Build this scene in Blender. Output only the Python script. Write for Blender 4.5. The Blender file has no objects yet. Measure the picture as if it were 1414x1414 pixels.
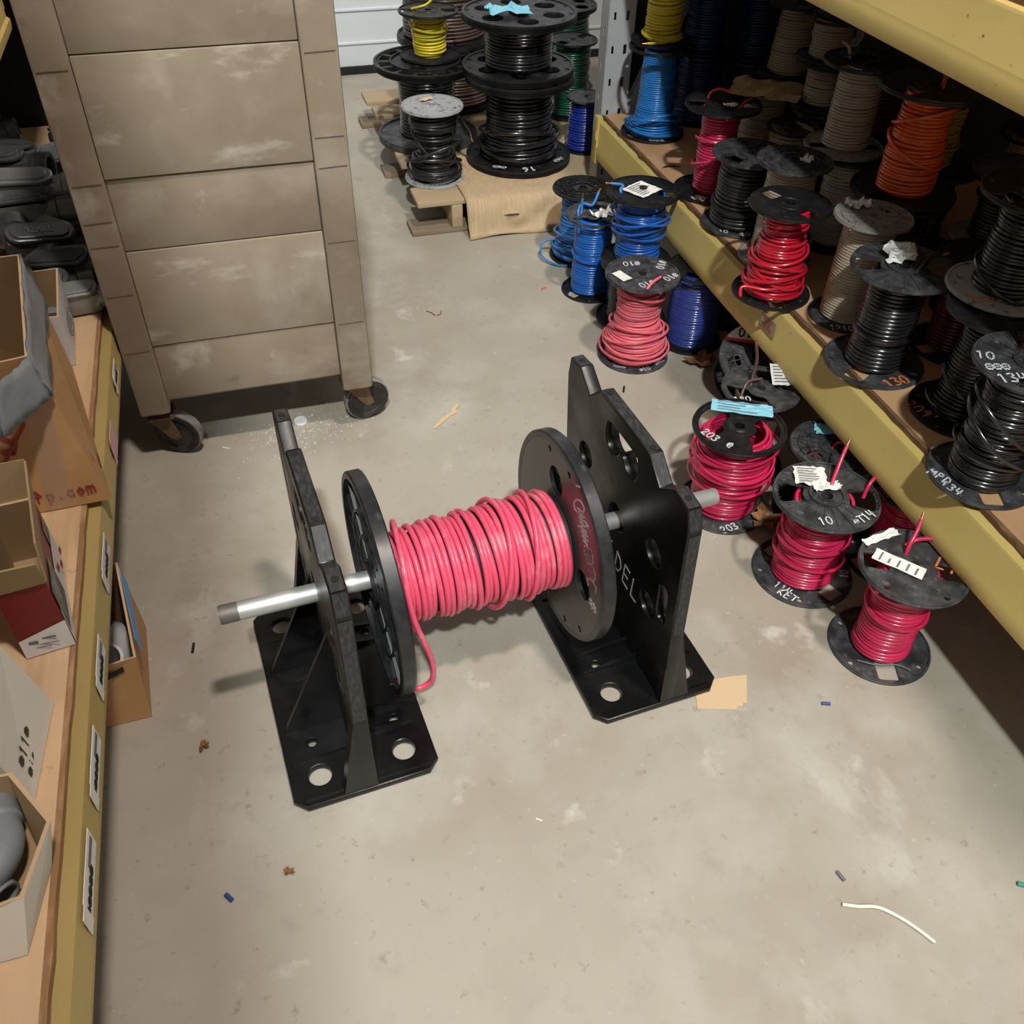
import bpy, bmesh, math, random
import numpy as np
from mathutils import Vector, Matrix
random.seed(7); rng = np.random.default_rng(7)
PI = math.pi; R_ = math.radians
SC = bpy.context.scene; COL = SC.collection

# ------------------------------------------------------------------ materials
def _n(nt, t, **kw):
    n = nt.nodes.new(t)
    for k, v in kw.items():
        if k in n.inputs: n.inputs[k].default_value = v
        else: setattr(n, k, v)
    return n

def mat(name, base, rough=.5, metal=0., mix=(), bump=None, rmix=None, coat=0., spec=.5, coords='Object', alpha=1., trans=0.):
    """base colour plus layers of procedural patches: mix = [(colour, scale, low, high, detail, stretch)]"""
    m = bpy.data.materials.new(name); m.use_nodes = True
    nt = m.node_tree; b = nt.nodes['Principled BSDF']; L = nt.links
    b.inputs['Roughness'].default_value = rough; b.inputs['Metallic'].default_value = metal
    b.inputs['Coat Weight'].default_value = coat; b.inputs['Specular IOR Level'].default_value = spec
    b.inputs['Coat Roughness'].default_value = .15
    b.inputs['Transmission Weight'].default_value = trans; b.inputs['Alpha'].default_value = alpha
    b.inputs['Base Color'].default_value = (*base, 1)
    tc = _n(nt, 'ShaderNodeTexCoord')
    def noise(scale, detail=4, stretch=(1, 1, 1), off=0.):
        mp = _n(nt, 'ShaderNodeMapping'); mp.inputs['Scale'].default_value = stretch; mp.inputs['Location'].default_value = (off, off * .7, off * 1.3)
        L.new(tc.outputs[coords], mp.inputs['Vector'])
        nz = _n(nt, 'ShaderNodeTexNoise', Scale=scale, Detail=detail, Roughness=.6)
        L.new(mp.outputs[0], nz.inputs['Vector']); return nz.outputs['Fac']
    cur = None
    for i, lay in enumerate(mix):
        col, sc, lo, hi = lay[:4]; det = lay[4] if len(lay) > 4 else 4; st = lay[5] if len(lay) > 5 else (1, 1, 1)
        mr = _n(nt, 'ShaderNodeMapRange'); mr.inputs['From Min'].default_value = lo; mr.inputs['From Max'].default_value = hi
        L.new(noise(sc, det, st, 3.1 * i + .5), mr.inputs['Value'])
        mx = _n(nt, 'ShaderNodeMix', data_type='RGBA'); mx.inputs['B'].default_value = (*col, 1) if False else (0, 0, 0, 0)
        mx.inputs[7].default_value = (*col, 1)
        if cur is None: mx.inputs[6].default_value = (*base, 1)
        else: L.new(cur, mx.inputs[6])
        L.new(mr.outputs[0], mx.inputs[0]); cur = mx.outputs[2]
    if cur is not None: L.new(cur, b.inputs['Base Color'])
    if rmix:
        sc, lo, hi = rmix; mr = _n(nt, 'ShaderNodeMapRange'); mr.inputs['To Min'].default_value = lo; mr.inputs['To Max'].default_value = hi
        mr.inputs['From Min'].default_value = .3; mr.inputs['From Max'].default_value = .7
        L.new(noise(sc, 4, (1, 1, 1), 9.), mr.inputs['Value']); L.new(mr.outputs[0], b.inputs['Roughness'])
    if bump:
        sc, stg = bump[:2]; bp = _n(nt, 'ShaderNodeBump', Strength=stg, Distance=bump[2] if len(bump) > 2 else .002)
        L.new(noise(sc, 6, bump[3] if len(bump) > 3 else (1, 1, 1), 5.), bp.inputs['Height']); L.new(bp.outputs[0], b.inputs['Normal'])
    m['nt'] = 1
    return m

M = {}
M['floor'] = mat('concrete', (.40, .368, .312), .62, mix=[((.315, .275, .22), 1.1, .42, .66, 7), ((.47, .45, .40), 2.0, .50, .70, 9), ((.27, .23, .18), .9, .58, .74, 6), ((.52, .50, .45), 5, .62, .74, 10, (1, .5, 1)),
    ((.58, .55, .50), 7, .64, .76, 9), ((.25, .21, .17), 45, .64, .8, 3), ((.50, .47, .42), 60, .69, .84, 2), ((.36, .33, .285), 19, .56, .76, 6)], bump=(70, .25, .001), rmix=(4, .5, .75))
M['black'] = mat('black_plastic', (.008, .008, .0095), .42, mix=[((.028, .028, .031), 5, .52, .8, 6)], rmix=(5, .32, .55))
M['dusty'] = mat('dusty_dark_plastic', (.024, .024, .028), .45, mix=[((.085, .085, .092), 3, .40, .70, 6), ((.17, .17, .175), 7, .58, .8, 5)], rmix=(4, .36, .6))
M['greyfl'] = mat('grey_plastic', (.36, .365, .38), .5, mix=[((.06, .06, .065), 5, .55, .68, 5)])
M['grey2'] = mat('taupe_grey_plastic', (.24, .22, .205), .5, mix=[((.08, .078, .075), 5, .56, .7, 5)])
M['stand'] = mat('moulded_black_polyethylene', (.0045, .0045, .005), .3, mix=[((.014, .014, .0155), 12, .52, .8, 8), ((.06, .06, .064), 38, .68, .84, 6, (1, 3, .5))], bump=(30, .10, .002), rmix=(8, .22, .46), spec=.42)
M['stand_edge'] = mat('scuffed_black_edge', (.016, .016, .018), .55, mix=[((.055, .055, .06), 60, .45, .72, 6, (3, 1, 1))], bump=(160, .4, .001))
M['reelfl'] = mat('reel_flange_plastic', (.013, .013, .0155), .36, mix=[((.045, .046, .052), 14, .46, .75, 7), ((.12, .12, .125), 30, .64, .8, 5)], bump=(40, .15, .001))
M['reelface'] = mat('reel_face_floor_reflection', (.062, .055, .050), .34, mix=[((.10, .09, .08), 6, .45, .75, 5)])  # lighter taupe puts the floor's reflection into the face colour
M['pipe'] = mat('galvanised_steel', (.66, .68, .69), .48, .75, mix=[((.42, .43, .43), 18, .5, .75, 6, (.2, 1, 1))], rmix=(20, .42, .6))
M['pipe_end'] = mat('bare_threaded_steel', (.22, .21, .20), .6, .6)
def wire(name, c, rough=.34, coat=.35, dust=None):
    d = dust or tuple(min(1, x * .75) for x in c)
    return mat('wire_' + name, c, rough, mix=[(d, 22, .52, .78, 4)], coat=coat)
W = dict(reel=wire('coral_red', (.74, .085, .165), .42, .2, (.78, .26, .32)), red=wire('crimson', (.60, .022, .095), .3, .5), pink=wire('dusty_pink_red', (.72, .135, .185), .5, .1, (.74, .24, .28)),
    bright=wire('bright_red', (.58, .014, .040), .25, .6), blue=wire('sky_blue', (.018, .19, .56), .35, .3), navyb=wire('royal_blue', (.014, .11, .46), .3, .5),
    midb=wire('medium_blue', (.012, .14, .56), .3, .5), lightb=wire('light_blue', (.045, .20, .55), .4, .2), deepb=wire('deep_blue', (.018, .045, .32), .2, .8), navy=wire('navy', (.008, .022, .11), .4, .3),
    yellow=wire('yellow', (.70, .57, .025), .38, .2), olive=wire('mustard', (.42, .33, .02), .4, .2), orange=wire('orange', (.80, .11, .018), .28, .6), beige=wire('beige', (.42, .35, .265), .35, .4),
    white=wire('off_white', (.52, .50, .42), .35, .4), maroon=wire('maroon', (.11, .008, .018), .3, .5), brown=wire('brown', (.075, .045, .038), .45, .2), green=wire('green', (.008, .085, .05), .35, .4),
    black=wire('black', (.011, .011, .013), .24, .7, (.03, .03, .034)), blackm=wire('matt_black', (.014, .014, .016), .38, .3, (.05, .05, .055)))
M['core'] = mat('dark_spool_core', (.02, .02, .022), .6)
M['copper'] = mat('copper', (.72, .30, .17), .35, 1.)
M['paper'] = mat('white_paper', (.78, .78, .76), .8, mix=[((.62, .62, .6), 30, .5, .75, 5)])
M['print'] = mat('printed_ink', (.16, .16, .17), .8)
M['ink'] = mat('black_ink', (.012, .012, .013), .7)
M['bluepaper'] = mat('light_blue_paper', (.22, .55, .70), .7, mix=[((.30, .62, .76), 25, .5, .7)])
M['tealpaper'] = mat('teal_paper', (.04, .12, .15), .7)
M['whitemark'] = mat('white_marker', (.72, .75, .80), .7)
M['orangemark'] = mat('orange_marker', (.72, .22, .06), .7)
M['chalk'] = mat('grey_white_chalk', (.50, .48, .48), .9)
M['pinkchalk'] = mat('pink_chalk', (.42, .22, .24), .9)
M['yellow'] = mat('yellow_rack_paint', (.68, .51, .18), .42, mix=[((.61, .45, .15), 3, .45, .75, 4), ((.16, .11, .05), 55, .72, .8, 2)], bump=(20, .05, .001))
M['yellowl'] = mat('yellow_rack_paint_worn', (.44, .34, .13), .5, mix=[((.37, .28, .10), 4, .45, .75, 4, (1, .3, 1))])
M['galv'] = mat('grey_painted_steel', (.46, .47, .495), .45, mix=[((.36, .37, .39), 8, .5, .75, 5)])
M['deck'] = mat('chipboard_deck', (.56, .33, .18), .6, mix=[((.44, .24, .12), 6, .45, .7, 7, (1, .25, 1)), ((.64, .43, .27), 9, .55, .75, 7, (1, .4, 1)), ((.16, .08, .04), 40, .7, .8, 3)], bump=(50, .2, .001))
M['deckedge'] = mat('splintered_deck_edge', (.15, .075, .035), .9, mix=[((.33, .19, .10), 50, .5, .7, 6, (1, .3, 2))], bump=(70, .8, .004))
M['deckl'] = mat('plywood_deck', (.64, .445, .265), .55, mix=[((.72, .53, .34), 5, .45, .7, 6, (2, .2, 1)), ((.42, .27, .15), 7, .56, .75, 6, (2, .18, 1)), ((.30, .20, .13), 25, .68, .8, 3)], bump=(50, .1, .001))
M['deckledge'] = mat('plywood_edge', (.30, .17, .08), .9, mix=[((.46, .30, .17), 60, .5, .7, 4, (1, .2, 4))])
M['cart'] = mat('worn_taupe_canvas', (.30, .245, .185), .78, mix=[((.22, .17, .122), 3, .42, .68, 6), ((.38, .325, .262), 5, .5, .7, 8, (1, 1, 1.6)), ((.52, .47, .405), 7, .60, .74, 11, (1, 1, .7)), ((.20, .155, .11), 16, .66, .8, 4)], bump=(120, .2, .001))
M['cartseam'] = mat('soft_taupe_seam', (.15, .118, .085), .9)
M['cartdark'] = mat('worn_taupe_seam', (.07, .055, .04), .9)
M['cartpanel'] = mat('worn_taupe_panel', (.325, .27, .205), .75, mix=[((.25, .20, .145), 3.5, .42, .68, 6), ((.42, .365, .30), 5, .5, .7, 8, (1, 1, .8)), ((.58, .53, .465), 6, .58, .72, 12, (.6, 1, 1.7)), ((.24, .19, .14), 14, .66, .8, 4)], bump=(120, .15, .001))
M['rubber'] = mat('black_rubber', (.016, .015, .014), .55, mix=[((.06, .055, .05), 20, .5, .75, 5)])
M['tread'] = mat('worn_grey_tread', (.26, .25, .235), .8, mix=[((.10, .095, .09), 25, .45, .7, 6)])
M['rust'] = mat('rusty_steel', (.17, .12, .075), .6, .4, mix=[((.20, .10, .045), 25, .48, .7, 6)])
M['cardb'] = mat('brown_cardboard', (.56, .325, .145), .8, mix=[((.47, .26, .11), 5, .45, .75, 6), ((.62, .39, .20), 9, .6, .8, 6)], bump=(90, .12, .001))
M['cardk'] = mat('kraft_cardboard', (.40, .285, .155), .8, mix=[((.33, .23, .12), 6, .45, .75, 6)], bump=(90, .12, .001))
M['cardin'] = mat('cardboard_inside', (.36, .25, .13), .85, mix=[((.30, .20, .10), 4, .45, .7, 5, (1, 3, 1))])
M['corr'] = mat('corrugated_cardboard', (.48, .355, .22), .85, mix=[((.39, .275, .16), 4, .42, .68, 6), ((.55, .42, .28), 40, .5, .7, 2, (6, 1, .1))], bump=(60, .4, .002, (6, 1, .15)))
M['cardrim'] = mat('cardboard_rim', (.62, .45, .28), .9)
M['tape'] = mat('grey_duct_tape', (.22, .24, .26), .38, mix=[((.30, .32, .34), 7, .45, .75, 6)], bump=(14, .35, .006))
M['clear'] = mat('clear_packing_tape', (.62, .50, .42), .12, coat=.8, alpha=.28)
M['plastic'] = mat('clear_stretch_film', (.35, .40, .55), .10, coat=.9, alpha=.07, bump=(25, .8, .01))
M['redink'] = mat('red_print', (.33, .05, .045), .8)
M['redbox'] = mat('dark_red_carton', (.20, .012, .014), .45, mix=[((.14, .01, .012), 5, .4, .7, 4)])
M['whitebox'] = mat('white_carton', (.72, .73, .76), .6, mix=[((.63, .64, .67), 5, .5, .75, 4)])
M['oldwhite'] = mat('aged_white_carton', (.72, .70, .63), .65, mix=[((.62, .60, .53), 4, .45, .75, 5), ((.40, .37, .31), 20, .68, .8, 4)])
M['photo_grey'] = mat('carton_photo_grey', (.13, .135, .12), .55, mix=[((.30, .30, .28), 22, .5, .62, 3), ((.03, .03, .03), 15, .55, .68, 3)])
M['pvc'] = mat('grey_pvc', (.24, .27, .30), .42, mix=[((.30, .33, .36), 10, .5, .8, 3)])
M['castdark'] = mat('dark_cast_iron', (.12, .13, .135), .32, .4, mix=[((.16, .175, .18), 30, .5, .75, 5)], bump=(90, .15, .001))
M['castlight'] = mat('grey_cast_aluminium', (.30, .32, .335), .36, .35, mix=[((.38, .40, .415), 24, .5, .75, 5)], bump=(60, .12, .001))
M['wood'] = mat('pallet_wood', (.44, .33, .205), .8, mix=[((.34, .245, .15), 4, .42, .7, 7, (.3, 4, 4)), ((.52, .41, .27), 6, .55, .75, 7, (.3, 4, 4))], bump=(60, .25, .002, (.3, 4, 4)))
M['wood2'] = mat('pallet_wood_weathered', (.24, .185, .13), .85, mix=[((.17, .125, .085), 5, .42, .7, 7, (.3, 4, 4))])
M['door'] = mat('white_door_paint', (.72, .77, .82), .5, mix=[((.66, .71, .76), 2, .45, .7, 3)])
M['sealshade'] = mat('black_seal_and_shade', (.008, .008, .008), .8)  # door seal rubber, also the black of the sheets that imitate shade
M['shadepanel'] = mat('dark_shade_sheet', (.05, .05, .052), .8)  # near-black for sheets that stand in for shade around the right rack
M['wall'] = mat('block_wall_paint', (.26, .255, .25), .8, mix=[((.22, .215, .21), 3, .4, .7)])
M['ceil'] = mat('ceiling_paint', (.20, .20, .20), .9)
M['leaf'] = mat('dry_leaf', (.26, .12, .045), .7, mix=[((.14, .06, .025), 40, .45, .7, 4)])
M['chip'] = mat('pale_wood_chip', (.62, .48, .30), .8)
M['bluejack'] = mat('blue_scrap', (.03, .08, .25), .5)
M['greensc'] = mat('green_scrap', (.02, .30, .20), .5)
M['whitew'] = mat('white_insulation', (.74, .73, .66), .45)
M['pinklabel'] = mat('pink_card', (.68, .42, .46), .7)
M['tancard'] = mat('tan_card', (.45, .33, .24), .7)
M['bluetape'] = mat('blue_masking_tape', (.16, .36, .62), .6)
M['greenspray'] = mat('green_overspray', (.02, .11, .045), .8)
M['plaster'] = mat('white_powder', (.75, .76, .77), .9)
M['housing'] = mat('white_lamp_housing', (.7, .7, .7), .5)
def emit(name, c, s):
    m = bpy.data.materials.new(name); m.use_nodes = True; b = m.node_tree.nodes['Principled BSDF']
    b.inputs['Emission Color'].default_value = (*c, 1); b.inputs['Emission Strength'].default_value = s; b.inputs['Base Color'].default_value = (.8, .8, .8, 1); return m

# ------------------------------------------------------------------ object helpers
def tag(o, label, cat=None, group=None, kind=None):
    if label: o['label'] = label
    if cat: o['category'] = cat
    if group: o['group'] = group
    if kind: o['kind'] = kind
    return o
def empty(name, loc=(0, 0, 0), rz=0, label=None, cat=None, group=None):
    o = bpy.data.objects.new(name, None); COL.objects.link(o); o.location = loc; o.rotation_euler = (0, 0, rz); o.empty_display_size = .05
    return tag(o, label, cat, group)
def obj(name, me, m, parent=None, loc=(0, 0, 0), rot=(0, 0, 0), scale=None):
    o = bpy.data.objects.new(name, me); COL.objects.link(o)
    if m is not None:
        me.materials.clear(); me.materials.append(M[m] if isinstance(m, str) else m)
    o.location = loc; o.rotation_euler = rot
    if scale: o.scale = scale
    if parent: o.parent = parent
    return o
def inst(name, me, m, parent=None, loc=(0, 0, 0), rot=(0, 0, 0), scale=None):
    """shares mesh data; material sits on the object"""
    o = bpy.data.objects.new(name, me); COL.objects.link(o)
    if not me.materials: me.materials.append(None)
    o.material_slots[0].link = 'OBJECT'; o.material_slots[0].material = M[m] if isinstance(m, str) else m
    o.location = loc; o.rotation_euler = rot
    if scale: o.scale = scale
    if parent: o.parent = parent
    return o
class MB:
    """collects shapes into one mesh"""
    def __init__(s): s.bm = bmesh.new()
    def box(s, c, d, rot=None, bev=0., taper=None):
        r = bmesh.ops.create_cube(s.bm, size=1.); vs = r['verts']
        for v in vs:
            t = 1.
            if taper and v.co.z > 0: v.co.x *= taper[0]; v.co.y *= taper[1]
            v.co = Vector((v.co.x * d[0], v.co.y * d[1], v.co.z * d[2]))
        if bev:
            es = list({e for v in vs for e in v.link_edges}); r2 = bmesh.ops.bevel(s.bm, geom=es, offset=bev, segments=2, affect='EDGES', profile=.6)
            vs = list({v for f in r2['faces'] for v in f.verts} | {v for v in vs if v.is_valid})
        X = Matrix.Translation(c) @ (rot.to_4x4() if rot is not None else Matrix.Identity(4))
        bmesh.ops.transform(s.bm, matrix=X, verts=[v for v in vs if v.is_valid]); return s
    def cyl(s, a, b, r, r2=None, seg=24, caps=True):
        a, b = Vector(a), Vector(b); d = b - a; L = d.length
        res = bmesh.ops.create_cone(s.bm, cap_ends=caps, segments=seg, radius1=r, radius2=r if r2 is None else r2, depth=L)
        X = Matrix.Translation((a + b) / 2) @ d.to_track_quat('Z', 'Y').to_matrix().to_4x4()
        bmesh.ops.transform(s.bm, matrix=X, verts=res['verts']); return s
    def lathe(s, prof, seg=32, X=None):
        ring = []; vs = []
        for r, z in prof:
            row = [s.bm.verts.new((r * math.cos(2 * PI * i / seg), r * math.sin(2 * PI * i / seg), z)) for i in range(seg)]; ring.append(row); vs += row
        for A, B in zip(ring, ring[1:]):
            for i in range(seg): s.bm.faces.new((A[i], A[(i + 1) % seg], B[(i + 1) % seg], B[i]))
        if X is not None: bmesh.ops.transform(s.bm, matrix=X, verts=vs)
        return s
    def poly(s, pts, ext):
        """closed polygon swept along vector ext"""
        e = Vector(ext); A = [s.bm.verts.new(p) for p in pts]; B = [s.bm.verts.new(Vector(p) + e) for p in pts]
        n = len(pts); s.bm.faces.new(A[::-1]); s.bm.faces.new(B)
        for i in range(n): s.bm.faces.new((A[i], A[(i + 1) % n], B[(i + 1) % n], B[i]))
        return s
    def quad(s, *p):
        s.bm.faces.new([s.bm.verts.new(q) for q in p]); return s
    def mesh(s, me, X=None):
        old = set(s.bm.verts); s.bm.from_mesh(me)
        if X is not None: bmesh.ops.transform(s.bm, matrix=X, verts=[v for v in s.bm.verts if v not in old])
        return s
    def done(s, name, smooth=40):
        bmesh.ops.recalc_face_normals(s.bm, faces=s.bm.faces[:])
        me = bpy.data.meshes.new(name); s.bm.to_mesh(me); s.bm.free()
        if smooth: me.shade_smooth(); me.set_sharp_from_angle(angle=R_(smooth))
        return me
    def build(s, name, m, parent=None, loc=(0, 0, 0), rot=(0, 0, 0), smooth=40):
        return obj(name, s.done(name, smooth), m, parent, loc, rot)

def shape2d(loops, thick, bev=0.):
    """flat plate with holes in XY, centred on z=0"""
    cu = bpy.data.curves.new('plate', 'CURVE'); cu.dimensions = '2D'; cu.fill_mode = 'BOTH'; cu.extrude = max(1e-4, thick / 2 - bev)
    cu.bevel_depth = bev; cu.offset = -bev; cu.bevel_resolution = 1
    for lp in loops:
        sp = cu.splines.new('POLY'); sp.points.add(len(lp) - 1); sp.use_cyclic_u = True
        for p, q in zip(sp.points, lp): p.co = (q[0], q[1], 0, 1)
    o = bpy.data.objects.new('plate', cu); COL.objects.link(o)
    dg = bpy.context.evaluated_depsgraph_get(); dg.update()
    me = bpy.data.meshes.new_from_object(o.evaluated_get(dg)); bpy.data.objects.remove(o); bpy.data.curves.remove(cu)
    me.materials.clear(); me.shade_smooth(); me.set_sharp_from_angle(angle=R_(35)); return me
def circ(x, y, r, n=24, a0=0): return [(x + r * math.cos(a0 + 2 * PI * i / n), y + r * math.sin(a0 + 2 * PI * i / n)) for i in range(n)]
def rrect(x, y, w, h, r, rot=0, n=4):
    pts = []
    for cx, cy, a in ((w / 2 - r, h / 2 - r, 0), (-w / 2 + r, h / 2 - r, 90), (-w / 2 + r, -h / 2 + r, 180), (w / 2 - r, -h / 2 + r, 270)):
        for i in range(n + 1):
            t = R_(a + 90 * i / n); pts.append((cx + r * math.cos(t), cy + r * math.sin(t)))
    c, s = math.cos(rot), math.sin(rot); return [(x + c * p - s * q, y + s * p + c * q) for p, q in pts]
def smooth_path(pts, n=10, closed=False):
    P = [Vector(p) for p in pts]; out = []; N = len(P)
    for i in range(N if closed else N - 1):
        g = (lambda k: P[k % N]) if closed else (lambda k: P[min(max(k, 0), N - 1)])
        a, b, c, d = g(i - 1), g(i), g(i + 1), g(i + 2)
        for j in range(n):
            t = j / n; out.append(.5 * ((2 * b) + (c - a) * t + (2 * a - 5 * b + 4 * c - d) * t * t + (3 * b - a - 3 * c + d) * t ** 3))
    if not closed: out.append(P[-1])
    return out
def tube_mesh(pts, r, sides=8, closed=False, name='tube'):
    bm = bmesh.new(); n = len(pts); rows = []; up = None
    for i, p in enumerate(pts):
        t = (pts[(i + 1) % n] - pts[i - 1]) if closed else (pts[min(i + 1, n - 1)] - pts[max(i - 1, 0)])
        t = t.normalized()
        if up is None: up = t.orthogonal().normalized()
        up = (up - t * up.dot(t)).normalized(); s = t.cross(up)
        rows.append([bm.verts.new(p + (up * math.cos(2 * PI * k / sides) + s * math.sin(2 * PI * k / sides)) * r) for k in range(sides)])
    for i in range(n if closed else n - 1):
        A, B = rows[i], rows[(i + 1) % n]
        for k in range(sides): bm.faces.new((A[k], A[(k + 1) % sides], B[(k + 1) % sides], B[k]))
    if not closed: bm.faces.new(rows[0][::-1]); bm.faces.new(rows[-1])
    bmesh.ops.recalc_face_normals(bm, faces=bm.faces[:])
    me = bpy.data.meshes.new(name); bm.to_mesh(me); bm.free(); me.shade_smooth(); me.set_sharp_from_angle(angle=R_(60)); return me
def tube(name, pts, r, m, parent=None, n=8, sides=8): return obj(name, tube_mesh(smooth_path(pts, n), r, sides), m, parent)

# hand lettering: strokes on a 0.6 x 1 cell
GL = {'0': [[(.3, 1), (.08, .8), (.02, .4), (.15, .05), (.35, 0), (.52, .25), (.55, .7), (.42, .97), (.3, 1)]], '1': [[(.12, .8), (.3, 1), (.28, 0)]],
 '2': [[(.05, .8), (.2, 1), (.45, .9), (.45, .65), (.05, .03), (.58, 0)]], '3': [[(.05, .92), (.35, 1), (.5, .8), (.22, .55), (.52, .35), (.4, .03), (.03, .08)]],
 '4': [[(.1, 1), (.05, .45), (.55, .45)], [(.45, .95), (.4, 0)]], '6': [[(.45, 1), (.1, .55), (.08, .15), (.35, 0), (.52, .25), (.35, .48), (.1, .3)]], '7': [[(.03, .95), (.52, 1), (.2, 0)]],
 '8': [[(.3, .52), (.08, .78), (.3, 1), (.5, .78), (.05, .25), (.28, 0), (.54, .25), (.3, .52)]], '9': [[(.5, .75), (.3, 1), (.08, .75), (.3, .5), (.5, .75), (.4, 0)]],
 '#': [[(.2, .9), (.1, .1)], [(.45, .9), (.35, .1)], [(.0, .65), (.58, .7)], [(-.03, .32), (.55, .38)]], "'": [[(.3, 1.05), (.24, .75)]], '.': [[(.2, .06), (.26, 0)]], '!': [[(.3, 1), (.27, .3)], [(.26, .1), (.26, .02)]],
 'D': [[(.08, 0), (.1, 1), (.4, .85), (.55, .5), (.4, .12), (.08, 0)]], 'E': [[(.5, 1), (.08, 1), (.06, 0), (.52, 0)], [(.07, .5), (.42, .52)]], 'L': [[(.1, 1), (.08, 0), (.5, .03)]],
 'M': [[(0, 0), (.05, 1), (.28, .4), (.5, 1), (.58, 0)]], 'P': [[(.1, 0), (.1, 1), (.45, .9), (.45, .6), (.1, .5)]], 'K': [[(.08, 1), (.08, 0)], [(.5, 1), (.1, .45), (.52, 0)]], 'T': [[(0, 1), (.58, .98)], [(.3, 1), (.28, 0)]],
 'B': [[(.08, 0), (.08, 1), (.42, .88), (.1, .55), (.5, .3), (.08, 0)]], 'C': [[(.5, .9), (.2, 1), (.05, .5), (.2, .03), (.52, .12)]], 'I': [[(.3, 1), (.28, 0)]], 'U': [[(.05, 1), (.08, .2), (.28, 0), (.48, .2), (.52, 1)]],
 'S': [[(.5, .9), (.25, 1), (.08, .78), (.45, .35), (.3, .02), (.03, .1)]], 'R': [[(.08, 0), (.1, 1), (.45, .85), (.4, .55), (.1, .5), (.52, 0)]], 'H': [[(.08, 1), (.08, 0)], [(.5, 1), (.5, 0)], [(.08, .5), (.5, .5)]],
 'l': [[(.25, 1), (.22, 0)]], 'u': [[(.08, .6), (.1, .1), (.4, .1), (.45, .6), (.48, 0)]], 'e': [[(.08, .32), (.48, .36), (.35, .6), (.1, .45), (.12, .08), (.45, .08)]], 'c': [[(.45, .52), (.2, .6), (.06, .3), (.2, .02), (.48, .1)]],
 'o': [[(.28, .6), (.06, .32), (.25, 0), (.5, .28), (.28, .6)]], 'm': [[(.02, 0), (.03, .6)], [(.03, .45), (.2, .6), (.28, .45), (.28, 0)], [(.28, .45), (.45, .6), (.55, .42), (.55, 0)]], 'r': [[(.1, 0), (.1, .6)], [(.1, .4), (.28, .6), (.45, .55)]],
 'p': [[(.1, -.35), (.1, .6)], [(.1, .5), (.35, .6), (.5, .3), (.32, .02), (.1, .12)]], 'b': [[(.1, 1), (.1, 0)], [(.1, .15), (.35, 0), (.5, .3), (.35, .55), (.1, .45)]], '/': [[(.4, 1), (.1, 0)]], 'i': [[(.25, .6), (.24, 0)], [(.25, .85), (.25, .8)]],
 '@': [[(.4, .4), (.2, .3), (.2, .6), (.42, .62), (.42, .3), (.58, .5), (.4, .95), (.05, .7), (.05, .25), (.3, 0), (.55, .1)]], '*': [[(.05, .75), (.5, .25)], [(.1, .25), (.45, .78)], [(.28, .9), (.26, .15)]],
 '~': [[(0, .3), (.12, .75), (.16, .2), (.28, .8), (.32, .2), (.45, .75), (.5, .25), (.6, .6)]], ' ': [], 'A': [[(0, 0), (.28, 1), (.56, 0)], [(.12, .4), (.45, .4)]], 'N': [[(.05, 0), (.06, 1), (.48, 0), (.5, 1)]]}
def writing(text, size, X, m, parent=None, w=.11, thick=.0006, name='marker_writing', space=.72):
    """lettering strokes on the local XY plane, centred, placed by matrix X"""
    bm = bmesh.new(); n = len(text); x0 = -n * space * size / 2
    for i, ch in enumerate(text):
        for st in GL.get(ch, []):
            pts = [Vector((x0 + i * space * size + p[0] * size, (p[1] - .5) * size, 0)) for p in st]
            for a, b in zip(pts, pts[1:]):
                d = (b - a); 
                if d.length < 1e-6: continue
                t = d.normalized() * (w * size * .5); s = Vector((-t.y, t.x, 0)); a2, b2 = a - t * .6, b + t * .6
                lo = [bm.verts.new(q) for q in (a2 - s, b2 - s, b2 + s, a2 + s)]; hi = [bm.verts.new(v.co + Vector((0, 0, thick))) for v in lo]
                bm.faces.new(hi)
                for k in range(4): bm.faces.new((lo[k], lo[(k + 1) % 4], hi[(k + 1) % 4], hi[k]))
    me = bpy.data.meshes.new(name); bm.to_mesh(me); bm.free()
    me.transform(X); return obj(name, me, m, parent)
def frame(o, x, y):
    """matrix whose local x,y axes are the given directions, at o"""
    x = Vector(x).normalized(); y = Vector(y); y = (y - x * y.dot(x)).normalized(); z = x.cross(y)
    return Matrix(((x.x, y.x, z.x, o[0]), (x.y, y.y, z.y, o[1]), (x.z, y.z, z.z, o[2]), (0, 0, 0, 1)))
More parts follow.
